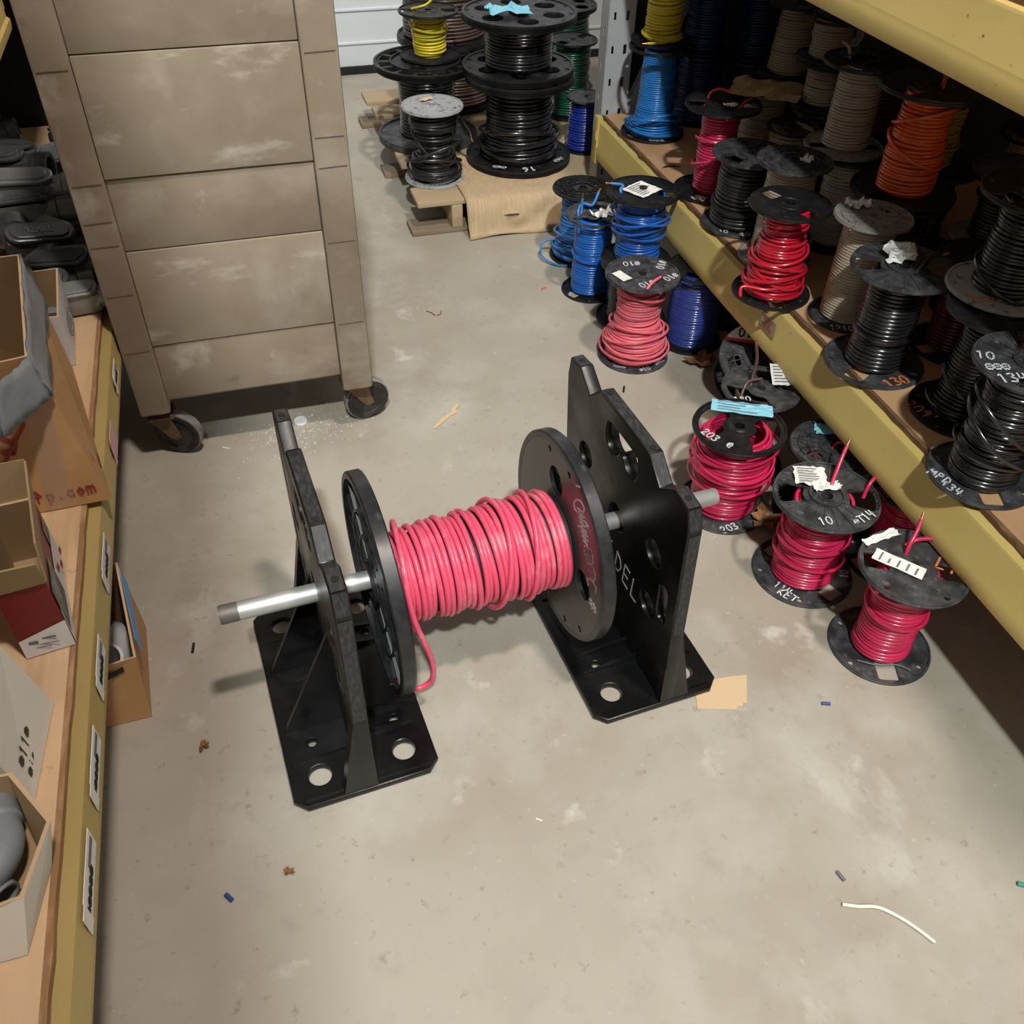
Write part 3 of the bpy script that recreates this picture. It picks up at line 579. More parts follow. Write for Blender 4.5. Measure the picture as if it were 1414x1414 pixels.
o = spool('S7', 'beige', [(0, .70), (.5, .68), (.93, .66), (1, .62)], 'tall beige wire spool under a grey lattice flange, left of the orange numbered black one', GS, 'lat', 'solid', 'grey2', 'dusty', .0072, 25, 30, [], .08)
mark(o, '1210', .022, 'B', .84, 234, -22); sheet(o, 'paper', .055, .035, -.01, .05, -15, .006, 17)
o = spool('S8', 'black', [(0, .58), (.5, .56), (1, .54)], 'black wire spool marked in orange on its base, ribbed grey top with crumpled tag', GS, 'rib', 'win', 'dusty', 'dusty', .0095, 335, 210, [(.4, .004, 1.03, 0)], .2)
mark(o, '130', .032, 'B', .82, 272, 4, 'orangemark'); sheet(o, 'paper', .065, .05, .008, .035, -10, .009, 18, 3, 20, .008)
tail(o, 'black', [(-.0, -.03, .225), (.03, -.02, .248), (.06, .0, .255), (.085, .0, .256)], .010)
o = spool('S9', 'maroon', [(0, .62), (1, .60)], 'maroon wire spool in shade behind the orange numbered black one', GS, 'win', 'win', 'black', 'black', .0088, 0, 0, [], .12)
o = spool('S22', 'black', [(0, .62), (.08, .66), (.2, .56), (1, .56)], 'black wire spool with orange number on its black base, under a grey flanged one', GS, 'solid', 'win', 'black', 'black', .0085, 0, 255, [(.3, .03, 1.1, 40), (.1, .008, 1.08, 80)], .2)
mark(o, "209'", .030, 'B', .80, 172, -72, 'orangemark')
o = spool('S21', 'black', [(0, .60), (.15, .56), (1, .54)], 'black wire spool with pale grey flange, stacked at the right edge', GS, 'win', 'solid', 'black', 'greyfl', .0085, 0, 20, [(.12, .03, 1.1, 30)], .25)
mark(o, '774', .028, 'B', .76, 205, -28, 'orangemark')
o = spool('S23', 'black', [(0, .66), (.3, .64), (.5, .58), (1, .60)], 'big black wire spool at the right edge, white number on ribbed top and on base', GS, 'rib', 'win', 'dusty', 'dusty', .0085, 55, 250, [(.45, .05, 1.22, 40), (.55, .06, 1.2, 60), (.3, .012, 1.06, 20)], .35)
mark(o, '10', .026, 'T', .78, 150, -30); mark(o, '###', .022, 'T', .70, 178, -15, w=.22); mark(o, '134', .028, 'T', .74, 206, -12)
mark(o, 'MPD', .024, 'B', .86, 172, -68); mark(o, '134', .022, 'B', .84, 196, -68)
# --- behind and stacked
spool('S16', 'beige', [(0, .8), (1, .8)], 'small beige wire spool with black top between the crimson and the criss-cross topped spools', GU, 'twin', 'solid', 'black', 'black', .0075)
spool('S10b', 'white', [(0, .6), (1, .6)], 'off white wire spool carrying the grey based beige one', GU, 'plain', 'plain', 'black', 'black')
o = spool('S10', 'beige', [(0, .58), (.5, .56), (1, .54)], 'beige wire spool with grey base stacked behind the bright red one', GU, 'rib', 'win', 'black', 'grey2', .0078, 30, 160, [], .15)
sheet(o, 'tealpaper', .06, .04, -.02, .04, 10, .006, 20); tail(o, 'beige', [(-.03, .02, .2), (-.035, .03, .235), (-.045, .05, .245)], .008, False)
spool('S11b', 'black', [(0, .6), (1, .6)], 'black wire spool carrying the orange one', GU, 'plain', 'plain', 'black', 'black')
o = spool('S11', 'orange', [(0, .53), (.4, .54), (.45, .50), (1, .46)], 'orange wire spool with wide black flanges', GU, 'win', 'win', 'black', 'black', .0085, 10, 20, [(.42, .03, 1.06, 40), (.75, .03, 1.08, 200)], .3)
tail(o, 'orange', [(-.0, -.03, .23), (.01, -.01, .27), (.012, .0, .31)], .008, False); tail(o, 'orange', [(.0, -.02, .25), (.04, .01, .275), (.07, .03, .30)], .008, False)
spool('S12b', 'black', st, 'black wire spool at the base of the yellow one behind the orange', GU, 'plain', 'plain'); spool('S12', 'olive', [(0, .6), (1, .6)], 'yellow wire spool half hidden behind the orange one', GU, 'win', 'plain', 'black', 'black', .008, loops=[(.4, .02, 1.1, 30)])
spool('S13b', 'black', st, 'black wire spool at the bottom of the short beige stack', GU, 'lat', 'plain'); spool('S13', 'beige', [(0, .62), (1, .62)], 'short beige wire spool left of the grey based beige one', GU, 'twin', 'plain', 'black', 'black', .008)
o = spool('S13c', 'beige', [(0, .62), (1, .62)], 'topmost beige wire spool of the short stack, with dark blue green paper', GU, 'twin', 'plain', 'black', 'black', .008); sheet(o, 'tealpaper', .09, .05, 0, .0, 10, .006, 21)
tail(o, 'white', [(.04, -.02, .02), (.07, -.04, .06), (.06, -.03, .12), (.075, -.02, .15)], .007, False)
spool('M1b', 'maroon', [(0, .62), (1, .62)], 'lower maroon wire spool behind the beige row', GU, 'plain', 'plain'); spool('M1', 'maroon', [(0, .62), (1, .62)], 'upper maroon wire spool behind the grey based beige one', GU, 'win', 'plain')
spool('S14b', 'black', st, 'black wire spool under the tall dim beige one at the shelf back', GU, 'plain', 'plain'); spool('S14', 'beige', [(0, .68), (.15, .64), (.6, .58), (1, .5)], 'tall dim beige wire spool at the back of the shelf', GU, 'plain', 'plain', d=.0085)
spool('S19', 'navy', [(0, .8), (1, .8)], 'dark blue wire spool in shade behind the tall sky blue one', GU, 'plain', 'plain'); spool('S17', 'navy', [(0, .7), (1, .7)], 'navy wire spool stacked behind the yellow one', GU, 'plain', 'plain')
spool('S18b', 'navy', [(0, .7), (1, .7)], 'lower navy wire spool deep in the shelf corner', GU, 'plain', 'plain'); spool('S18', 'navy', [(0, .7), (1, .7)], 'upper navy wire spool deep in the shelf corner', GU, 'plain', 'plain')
spool('S20b', 'black', st, 'black wire spool under the film topped black one', GU, 'plain', 'plain'); o = spool('S20', 'black', [(0, .64), (1, .62)], 'black wire spool topped with shiny clear film, behind the pale grey flange', GU, 'plain', 'solid', 'black', 'grey2', .0085)
mbx = MB().lathe([(.102, .0), (.09, .02), (.06, .035), (.02, .04), (.004, .036)], 32); mbx.build('stretch_film', 'plastic', o, (0, 0, o['h']))
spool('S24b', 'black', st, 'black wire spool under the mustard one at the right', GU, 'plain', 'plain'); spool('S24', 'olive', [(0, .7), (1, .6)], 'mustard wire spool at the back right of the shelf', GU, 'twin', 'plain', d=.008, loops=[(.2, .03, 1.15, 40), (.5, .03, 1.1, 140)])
# --- pallet
o = spool('K1', 'black', [(0, .74), (.12, .70), (.3, .66), (.5, .62), (1, .62)], 'lower big reel of glossy black wire on the pallet', GP, 'holes', 'bolts', 'black', 'black', .0125, 0, 0, [(.15, .016, 1.04, 20), (.35, .03, 1.06, 160), (.25, .02, 1.05, 250)], .35, name='cable_reel', big=True, cat='cable reel')
R1 = o['R']
for tx, a, r, q in (('16', 266, .86, 180), ('~~', 228, .84, 150), ('~~', 318, .84, 215)): writing(tx, .036, frame((r * R1 * math.cos(R_(a)), r * R1 * math.sin(R_(a)), R1 * .1 + .005), (math.cos(R_(q)), math.sin(R_(q)), 0), (-math.sin(R_(q)), math.cos(R_(q)), 0)), 'whitemark', o, .14)
o = spool('K2', 'black', [(0, .60), (1, .60)], 'upper big reel of black wire stacked on the other', GP, 'holes', 'holes', 'black', 'black', .0115, 10, 0, [], .12, name='cable_reel', big=True, cat='cable reel')
paper('paper_label', .15, .09, Matrix.Translation((-.05, -.03, o['h'] + .004)) @ Matrix.Rotation(R_(-8), 4, 'Z'), 'bluepaper', o, .009, seed=22)
spool('K4', 'black', [(0, .55), (1, .55)], 'wide black reel with slotted rim carrying the yellow spool', GP, 'wheel', 'plain', 'black', 'dusty', .012, 0, 0, [], .2, name='cable_reel', big=True, cat='cable reel')
o = spool('K3', 'yellow', [(0, .52), (.5, .56), (1, .60)], 'small yellow wire spool on top of the wide black reel', GP, 'win', 'solid', 'black', 'black', .0085, 170, 20, [(.7, .012, 1.06, 40)], .4)
tail(o, 'yellow', [(-.06, .02, .165), (-.03, -.01, .178), (.0, .0, .185), (.04, .05, .20), (.05, .08, .215)], .008, False)
spool('K5', 'brown', [(0, .92), (.5, .88), (1, .84)], 'lower reel of dark brown wire behind the black reels', GP, 'plain', 'plain', 'black', 'black', .013, 0, 0, [], .3, name='cable_reel', big=True, cat='cable reel')
o = spool('K6', 'brown', [(0, .88), (.5, .84), (1, .84)], 'upper reel of dark brown wire with tan board on top', GP, 'plain', 'plain', 'corr', 'black', .013, 0, 0, [], .3, name='cable_reel', big=True, cat='cable reel')
o = spool('K7', 'blackm', [(0, .74), (.15, .80), (.3, .72), (.42, .50), (.6, .56), (.8, .74), (1, .76)], 'slim black wire spool with grey flanges and tangled turns at the pallet corner', GP, 'solid', 'solid', 'greyfl', 'greyfl', .011, 0, 0, [(.15, .02, 1.08, 30), (.25, .03, 1.1, 160), (.38, .045, 1.5, 220), (.5, .06, 1.2, 40)], .7)
sheet(o, 'chip', .05, .022, -.01, .05, 20, .003, 25, name='torn_label'); tail(o, 'blackm', [(.085, .0, .24), (.11, .01, .20), (.135, .0, .16), (.14, -.01, .14)], .010); mark(o, '~~~', .028, 'B', .84, 246, -20)
spool('K8', 'green', [(0, .74), (1, .74)], 'green wire spool behind the big black reels', GP, 'win', 'plain', 'black', 'black', .0095, 30)
spool('K9', 'deepb', [(0, .86), (.5, .80), (1, .74)], 'blue wire spool against the grey rack post', GP, 'solid', 'plain', 'dusty', 'black', .010)
spool('K10', 'green', [(0, .8), (1, .8)], 'tall dark green wire reel at the back of the pallet', GP, 'holes', 'plain', 'black', 'black', .012, name='cable_reel', big=True, cat='cable reel')

# ------------------------------------------------------------------ racks
BT, BB = .378, .252
rk = empty('storage_rack', (1.209, 0, 0), -math.atan(.013), 'yellow beamed storage rack on the right holding the wire spools', 'rack')
def beam_profile(z0, z1, s=1, pr=.008):
    h = z1 - z0
    return [(0, 0, z1), (-.003 * s, 0, z1 - .006), (-.003 * s, 0, z0 + h * .36), (-pr * s, 0, z0 + h * .30), (-pr * s, 0, z0 + .01), (-pr * .7 * s, 0, z0), (.012 * s, 0, z0), (.03 * s, 0, z0 + .02), (.03 * s, 0, z1 - .02), (.022 * s, 0, z1)]
def beam(name, z0, z1, ya, yb, m, parent, s=1, x0=0., pr=.008):
    mb = MB().poly([(p[0] + x0, ya, p[2]) for p in beam_profile(z0, z1, s, pr)], (0, yb - ya, 0)); return mb.build(name, m, parent)
b1 = beam('lower_beam', BB, BT, .20, 3.085, 'yellow', rk)
lb = MB().box((-.0062, 1.768, .328), (.0012, .075, .042)).build('label_card', 'tancard', b1)
mb = MB()
for k in range(5): mb.box((-.0072, 1.768 + (k % 2) * .004, .342 - k * .007), (.0008, .05 - .012 * (k % 3), .0022))
mb.build('printed_lines', 'redink', lb)
b2 = beam('upper_beam', 1.035, 1.165, .20, 3.085, 'yellow', rk)
MB().box((.0, 3.075, (BB + BT) / 2), (.02, .035, .16), bev=.003).box((-.012, 3.06, BT - .045), (.006, .008, .03)).build('beam_bracket', 'yellow', b1)
def post(parent, x, y, h, w=.092, dpt=.07, ny=-1):
    n = int((h - .1) / .104)
    loops = [[(0, 0), (w, 0), (w, h), (0, h)]] + [[(w * .70 + a, .08 + i * .104 + b) for a, b in ((-.006, -.015), (.006, -.015), (.006, .015), (-.006, .015))] for i in range(n)] + \
            [[(w * .22 + a, .08 + i * .104 + b) for a, b in ((-.004, -.012), (.004, -.012), (.004, .012), (-.004, .012))] for i in range(n)]
    f = shape2d(loops, .003); f.transform(Matrix(((1, 0, 0, x), (0, 0, -1, y), (0, 1, 0, 0), (0, 0, 0, 1))))
    loops2 = [[(0, 0), (dpt, 0), (dpt, h), (0, h)]] + [[(dpt * .5 + a, .13 + i * .104 + b) for a, b in ((-.005, -.013), (.005, -.013), (.005, .013), (-.005, .013))] for i in range(n)]
    g = shape2d(loops2, .003); g.transform(Matrix(((0, 0, 1, x), (1, 0, 0, y), (0, 1, 0, 0), (0, 0, 0, 1))))
    mb = MB().mesh(f).mesh(g).mesh(g, Matrix.Translation((w, 0, 0))); mb.box((x + w / 2, y + .01, .004), (w + .05, .06, .008))
    o = mb.build('upright_post', 'galv', parent)
    MB().box((x + w / 2, y + dpt, h / 2 + .01), (w - .006, .004, h - .02)).build('slot_shade', 'sealshade', o); return o  # black sheet behind the slots imitates the shade inside the post
for y in (3.10, .10):
    post(rk, .018, y, 2.4); post(rk, .90, y, 2.4)
    if y > 1:
        MB().box((.40, y + .035, .97), (1.36, .035, .05), Matrix.Rotation(-R_(66), 3, 'Y')).build('cross_brace', 'galv', rk); MB().box((.56, y + .10, 1.4), (.90, .01, 2.0)).build('shade_sheet_end', 'shadepanel', rk)  # dark end sheet is added so the view past the brace goes dark
beam('rear_beam', BB, BT, .20, 3.085, 'yellow', rk, -1, .98); beam('rear_beam', 1.035, 1.165, .20, 3.085, 'yellow', rk, -1, .98)
MB().box((1.02, 1.64, 1.2), (.01, 3.0, 2.38)).build('shade_sheet_rear', 'shadepanel', rk)  # added dark sheet, imitates deep shade behind the spools
def deckboard(name, loc, rz, x0, x1, y0, y1, z1, t, m, me_, label, s=1, wob=.0025, seed=1):
    e = empty(name, loc, rz, label, 'shelf'); r = random.Random(seed)
    n = 90; ys = np.linspace(y0, y1, n)
    MB().box(((x0 + x1) / 2 + .004 * s, (y0 + y1) / 2, z1 - t / 2), (abs(x1 - x0) - .008, y1 - y0, t)).build('board', m, e)
    mb = MB(); pts = []
    for y in ys: pts.append((x0 - s * abs(r.gauss(0, wob)), y))
    pts = pts + [(x0 + .012 * s, y1), (x0 + .012 * s, y0)]
    mb.poly([(p[0], p[1], z1 - t + .0005) for p in pts], (0, 0, t - .001)); mb.build('board_edge', me_, e); return e
deckboard('shelf_board', (1.209, 0, 0), -math.atan(.013), .021, .98, .20, 3.09, .3915, .015, 'deck', 'deckedge', 'worn brown chipboard shelf under the spools, splintered front edge')
deckboard('shelf_board', (1.209, 0, 0), -math.atan(.013), .021, .98, .20, 3.09, 1.180, .015, 'deck', 'deckedge', 'upper chipboard shelf over the spools on the right rack')
# splinter gouge in the deck
o = MB().poly([(0, 0, 0), (.03, .006, 0), (.065, -.002, 0), (.045, .012, 0), (.018, .014, 0)], (0, 0, .0012)).build('splinter', 'sealshade', None, (1.285, 2.605, .3925)); tag(o, 'dark splinter of chipboard lying on the right shelf in front of the crimson spool', 'splinter')

lk = empty('storage_rack', (-.366, 0, 0), -math.atan(.009), 'yellow beamed storage rack on the left with cards along its beam', 'rack')
LT, LB = .400, .313
bl = beam('lower_beam', LB, LT - .014, -.4, 3.4, 'yellowl', lk, -1, 0., .006)
def card(y0, y1, z0, z1, m='paper', pr=True, curl=.006):
    mb = MB(); n = 6
    for i in range(n):
        a, b = i / n, (i + 1) / n
        mb.box((.0068 + (curl * max(0, (.25 - a)) ** 2 * 4 if curl else 0), y0 + (y1 - y0) * (a + b) / 2, (z0 + z1) / 2), (.0012, (y1 - y0) / n, z1 - z0))
    o = mb.build('label_card', m, bl)
    if pr:
        writing('~' * 5, .020, frame((.0082, y0 + (y1 - y0) * .40, (z0 + z1) / 2 - .002), (0, 1, 0), (0, 0, 1)), 'ink', o, .14, name='label_writing')
        MB().box((.0078, y0 + (y1 - y0) * .78, (z0 + z1) / 2 + .006), (.0006, (y1 - y0) * .35, .010)).build('label_bar', 'print', o)
for y0, y1 in ((1.85, 1.935), (1.235, 1.35), (1.0, 1.105), (.805, .925), (.625, .755)): card(y0, y1, .343, .384)
card(1.62, 1.70, .325, .382, 'pinklabel', False)
MB().box((-.99, 1.5, 1.2), (.01, 3.8, 2.38)).build('shade_sheet_rear', 'sealshade', lk); MB().box((-.5, 3.42, 1.2), (.97, .01, 2.38)).build('shade_sheet_end', 'sealshade', lk)  # added black sheets, standing in for the dark behind the left shelf
for y in (-.35, 3.35): post(lk, -.115, y, 3.5); post(lk, -.92, y, 3.5)
beam('rear_beam', LB, LT - .014, -.4, 3.4, 'yellowl', lk, 1, -.94)
o = beam('upper_beam', 1.050, 1.11, 1.70, 1.985, 'yellow', lk, -1); MB().box((-.49, 1.93, 1.08), (.92, .04, .05)).build('cross_arm', 'yellowl', lk); post(lk, -.98, 1.95, 2.4); MB().box((-.012, 1.985, 1.10), (.03, .02, .035)).build('beam_end', 'cardrim', o)
deckboard('shelf_board', (-.366, 0, 0), -math.atan(.009), -.022, -.94, -.4, 3.4, LT, .018, 'deckl', 'deckledge', 'worn plywood shelf on the left under the boxes', -1, .0012, 4)
slab_ = MB().box((0, 0, 0), (.95, 4.9, .05)).build('shelf_board', 'deckl', loc=(-.845, .97, 3.30)); tag(slab_, 'unseen high shelf of the left rack, set to shade the left floor', 'shelf')  # unseen shelf, set to keep the near lamp off the left floor
slab_ = MB().box((0, 0, 0), (.86, .62, .02)).build('shelf_board', 'wood2', loc=(-.83, 3.07, 1.10)); tag(slab_, 'unseen added board that darkens the back of the iron fittings heap', 'shelf')  # unseen board, added to darken the shelf behind the cabinet

# ------------------------------------------------------------------ reel on its two stands
TH = R_(4.3)
def stand(loc, uc, side, label, lean=0.):
    """side=-1: outer side is -u (left stand), +1: outer side is +u"""
    e = empty('reel_stand', (loc[0], loc[1], 0), TH, label, 'reel stand', 'pair of black reel stands')
    w, L, ch, t = .276, .504, .022, .015
    out = [(ch, 0), (w - ch, 0), (w, ch), (w, L - ch), (w - ch, L), (ch, L), (0, L - ch), (0, ch)]
    hl = [circ(x, y, .0215, 28) for x in (.057, .219) for y in (.06, .448)] + [circ(x, y, .0085, 16) for x, y in ((.057, .135), (.219, .135), (.057, .37), (.219, .37))]
    bp = shape2d([out] + hl, t, .003); bp.transform(Matrix.Translation((0, 0, t / 2))); base = obj('base_plate', bp, 'stand', e)
    th = .028; u0 = uc - th / 2; u1 = uc + th / 2
    def rib(pts, dv): MB().poly(pts, dv).build('base_rib', 'stand', base)
    for s in (.12, .165, .34, .385):   # low ribs across the plate on the reel side
        a, b = (u1, w - .02) if side < 0 else (u0, .02)
        rib([(a, s - .003, t - .001), (b, s - .003, t - .001), (b, s - .003, t + .004), (a, s - .003, t + .020)], (0, .006, 0))
    rib([(.02, .014, t - .001), (w - .02, .014, t - .001), (w - .02, .014, t + .004), (.02, .014, t + .004)], (0, .006, 0))
    for s in (.10, .22, .285, .405):   # low ribs on the outer side
        a, b = (u0, .015) if side < 0 else (u1, w - .015)
        rib([(a, s - .003, t - .001), (b, s - .003, t - .001), (b, s - .003, t + .003), (a, s - .003, t + .012)], (0, .006, 0))
    prof = [(0.002, 0.014), (0, .495), (.012, .540), (.060, .546), (.106, .512), (.152, .552), (.351, .552), (.397, .512), (.443, .546), (.491, .540), (.503, .495), (.501, .014)]
    hole = lambda x, y, r: circ(x, y, r, 28)
    handle = [(.190, .500), (.186, .480), (.194, .458), (.214, .448), (.232, .456), (.243, .470), (.2515, .474), (.260, .470), (.271, .456), (.289, .448), (.309, .458), (.317, .480), (.313, .500), (.300, .512), (.203, .512)]
    handle = [(p.x, p.y) for p in smooth_path([(x, y, 0) for x, y in handle], 3, True)]
    loops = [prof, handle, hole(.2515, .312, .0305), hole(.10, .356, .029), hole(.403, .356, .029), hole(.10, .212, .029), hole(.403, .212, .029), rrect(.048, .268, .030, .095, .0148), rrect(.455, .268, .030, .095, .0148)]
    f = shape2d(loops, th, .003); f.transform(Matrix(((0, 0, 1, 0), (1, 0, 0, 0), (0, 1, 0, 0), (0, 0, 0, 1))))
    mb = MB().mesh(f)
    for s0, ds in ((.0025, .022), (.479, .022)):   # flared feet
        mb.poly([(0, s0, .21), (side * th / 2, s0, .21), (side * (th / 2 + .034), s0, .014), (0, s0, .014)], (0, ds, 0))
        mb.poly([(0, s0, .12), (-side * th / 2, s0, .12), (-side * (th / 2 + .002), s0, .014), (0, s0, .014)], (0, ds, 0))
    for s in (.175, .328):    # triangular gussets on the outer side
        b = .012 if side < 0 else w - .012
        mb.poly([(0, s - .004, .27), (side * th / 2, s - .004, .27), (b - uc, s - .004, .0155), (0, s - .004, .0155)], (0, .008, 0))
    wall = mb.build('upright_panel', 'stand', e, (uc, 0, 0), (0, lean, 0))
    # scuffed top edges
    hw = th / 2 - .003
    segs = [((0, .495), (.012, .540)), ((.012, .540), (.060, .546)), ((.106, .512), (.152, .552)), ((.152, .552), (.351, .552)), ((.351, .552), (.397, .512)), ((.443, .546), (.491, .540)), ((.0015, .22), (0, .495))]
    for a, b in segs:
        d = Vector((0, b[0] - a[0], b[1] - a[1])); n_ = Vector((0, -d.z, d.y)).normalized() * .0009; a3 = Vector((0, *a)) + d * .03; b3 = Vector((0, *b)) - d * .03
        MB().quad(a3 + n_ + Vector((-hw, 0, 0)), a3 + n_ + Vector((hw, 0, 0)), b3 + n_ + Vector((hw, 0, 0)), b3 + n_ + Vector((-hw, 0, 0))).build('scuffed_edge', 'stand_edge', wall, smooth=0)
    for s, z in ((.036, .5435), (.165, .5525), (.338, .5525), (.467, .5435)): MB().cyl((0, s, z - .004), (0, s, z + .0015), .0065, seg=16).build('pin_hole', 'sealshade', wall)
    return e, wall
sl, wl = stand((-.105, .924), .139, -1, 'left black plastic reel stand, its pipe end sticking out toward the yellow beam')
sr, wr = stand((.489, .953), .1545, 1, 'right black plastic reel stand with DEL chalked on its inner face', -R_(2.3))
th_ = .028
writing("'DEL", .052, frame((-th_ / 2 - .0004, .204, .203), (0, -1, -.10), (0, -.10, 1)), 'chalk', wr, .06, name='chalk_writing')
ux, uy = math.cos(TH), math.sin(TH)
def LP(U, s, z): return Vector((-.105 + ux * U - uy * s, .924 + uy * U + ux * s, z))
# pipe
pe = empty('steel_pipe', LP(-.047, .2515, .3005), 0, 'galvanised steel pipe through the reel and both black stands', 'pipe')
a, b = LP(-.047, .2515, .3005), LP(.957, .245, .290); ax = (b - a).normalized(); q = ax.to_track_quat('Z', 'Y').to_matrix().to_4x4()
Lp = (b - a).length
MB().lathe([(.0135, .03), (.0135, .0), (.0165, .0), (.0170, .032), (.0176, .036), (.0176, Lp - .002), (.0165, Lp), (.0125, Lp), (.0125, Lp - .04)], 32, q).build('pipe_tube', 'pipe', pe)
MB().lathe([(.0155, -.0006), (.0172, .001)] + [(.0178 if k % 2 else .0175, .002 + k * .0026) for k in range(12)] + [(.0170, .034)], 40, q).build('thread', 'pipe_end', pe)
# reel: local x along the pipe
RC = .283
rl = empty('wire_reel', LP(.225, .2515, RC), TH, 'large reel of coral red wire hung on a pipe between two black stands', 'wire reel')
ROT = Matrix(((0, 0, 1, 0), (1, 0, 0, 0), (0, 1, 0, 0), (0, 0, 0, 1)))   # flat XY -> plane facing x
FR = .215; FW = .028; BO = .0295
def reel_flange(x0, web_at, holes, name, m, face_m=None, ribs_side=0):
    mb = MB(); web = shape2d([circ(0, 0, FR - .004, 96)] + holes, .008); mb.mesh(web, Matrix.Translation((web_at, 0, 0)) @ ROT)
    mb.lathe([(FR - .014, 0), (FR - .003, 0), (FR, .003), (FR, FW - .003), (FR - .003, FW), (FR - .014, FW), (FR - .014, 0)], 96, Matrix.Translation((0, 0, 0)) @ ROT)
    s0, s1 = (0.0, web_at) if ribs_side < 0 else (web_at, FW)
    for rr in (.044, .090, .138): mb.lathe([(rr, s0 + .004), (rr, s1), (rr + .004, s1), (rr + .004, s0 + .004), (rr, s0 + .004)], 64, ROT)
    for k in range(18):
        a = 2 * PI * k / 18; c = Vector(((s0 + s1) / 2 + .002, .115 * math.cos(a), .115 * math.sin(a))); mb.box(c, (abs(s1 - s0) - .008, .158, .004), Matrix.Rotation(a, 3, 'X'))
    mb.lathe([(BO, s0 - .002), (BO, FW if ribs_side > 0 else web_at + .004), (BO + .01, FW if ribs_side > 0 else web_at + .004), (BO + .013, s0 - .002), (BO, s0 - .002)], 48, ROT)
    return mb.build(name, m, rl, (x0, 0, 0))
hs = [circ(0, 0, BO, 32)] + [circ(.128 * math.cos(a), .128 * math.sin(a), .031, 28) for a in (R_(80), R_(185), R_(275))] + [circ(.188 * math.cos(a), .188 * math.sin(a), .0075, 14) for a in (R_(72), R_(100), R_(225), R_(250), R_(345))]
fl = reel_flange(0, FW - .005, hs, 'reel_flange', 'reelfl', None, -1)
fr = reel_flange(.378, .005, hs, 'reel_flange', 'reelfl', None, 1)
fc = shape2d([circ(0, 0, FR - .007, 96)] + hs, .0016); fc.transform(Matrix.Translation((.0012, 0, 0)) @ ROT); obj('inner_face', fc, 'reelface', fr)
# chalk on the inner face of the right flange
def facewrite(t, s, z, ang, size, m='chalk', w=.10):
    c_, s_ = math.cos(R_(ang)), math.sin(R_(ang)); return writing(t, size, frame((.0002, s, z), (0, -c_, s_), (0, s_, c_)), m, fr, w, name='chalk_writing')
facewrite("'01", -.085, .148, -48, .05, w=.07); facewrite('~~~', -.118, .105, -55, .05, 'chalk', .08); facewrite('~~', -.150, .065, -62, .045, 'pinkchalk', .25); facewrite('C', -.163, .022, -72, .042, 'pinkchalk', .08); facewrite('#', -.176, -.022, -78, .036, 'chalk', .09)
HC = .348
P = [(0, .082), (.04, .088), (.12, .091), (.3, .093), (.55, .093), (.58, .098), (.72, .099), (.76, .096), (.80, .1), (1, .1)]
X = Matrix.Translation((.029, 0, 0)) @ Matrix(((0, 0, 1, 0), (1, 0, 0, 0), (0, 1, 0, 0), (0, 0, 0, 1)))
wm = winding_mesh(HC, P, .0107, .42, 72, 8, 11); wm.transform(X); obj('wire_winding', wm, W['reel'], rl)
cm = MB().lathe([(r - .0135, t * HC) for t, r in P], 64).done('wire_layer'); cm.transform(X); obj('wire_layer', cm, 'core', rl)
for k, (tx, tl) in enumerate(((.60, .02), (.80, .016), (.10, .012))):
    r0 = .0985 + .0055; pts = [Vector((.029 + tx * HC + tl * math.sin(a + k), r0 * math.cos(a), r0 * math.sin(a))) for a in np.arange(72) * 2 * PI / 72]
    obj('loose_turn', tube_mesh(pts, .0054, 8, True), W['reel'], rl)
o = tube('wire_tail', [(.052, -.06, .085), (.050, -.095, .045), (.054, -.110, -.005), (.066, -.116, -.06), (.078, -.118, -.115), (.080, -.118, -.165), (.070, -.115, -.192), (.045, -.112, -.200), (.01, -.110, -.172)], .0056, W['reel'], rl, 8, 10)
obj('copper_tip', tube_mesh([Vector((.010, -.110, -.172)), Vector((-.004, -.1095, -.165))], .003, 8), 'copper', o)

# ------------------------------------------------------------------ rolling cabinet
ct = empty('rolling_cabinet', (-.047, 2.03, 0), 0, 'tall worn taupe rolling cabinet on casters with green overspray low on its front', 'cabinet')
HT = 1.36; CD = .56
MB().box((0, CD / 2 + .01, (HT + .17) / 2), (.56, CD - .02, HT - .17), bev=.01).build('cabinet_body', 'cart', ct)
def cpost(x, y, wx, wy, zs):
    mb = MB()
    for i, (a, b) in enumerate(zip(zs, zs[1:])):
        g = .0012 if i % 2 else 0
        mb.box((x, y, (a + b) / 2), (wx - g, wy - g, b - a - .0012), bev=.010)
    # straight inner run so the seams read as thin lines
    mb.box((x, y, (zs[0] + zs[-1]) / 2), (wx - .006, wy - .006, zs[-1] - zs[0] - .02), bev=.008)
    return mb.build('corner_post', 'cart', ct)
cpost(-.256, .03, .074, .075, [.150, HT]); cpost(.2505, .03, .078, .088, [.143, HT])
cpost(-.256, CD - .03, .074, .075, [.15, HT]); cpost(.2505, CD - .03, .078, .08, [.145, HT])
mb = MB()
for zz in (.338, .487, .606, .66, .742, .965): mb.box((-.256, -.0083, zz), (.058, .0016, .0013), Matrix.Rotation(R_(random.uniform(-1.5, 1.5)), 3, 'Y'))
for zz in (.345, .56, .735, .80, .97): mb.box((.2505, -.0148, zz), (.062, .0016, .0012), Matrix.Rotation(R_(random.uniform(-1.5, 1.5)), 3, 'Y'))
mb.build('post_seam', 'cartseam', ct)
zs = [.188, .345, .585, .748, .989, 1.16, HT - .01]
for i, (a, b) in enumerate(zip(zs, zs[1:])):
    y = (-.003, 0, .003)[i % 3] if i else .004
    MB().box((-.0040, y + .006, (a + b) / 2), (.430, .02, b - a - (.002 if i % 2 else .003)), bev=.003).build('front_panel', 'cartpanel' if i % 2 else 'cart', ct)
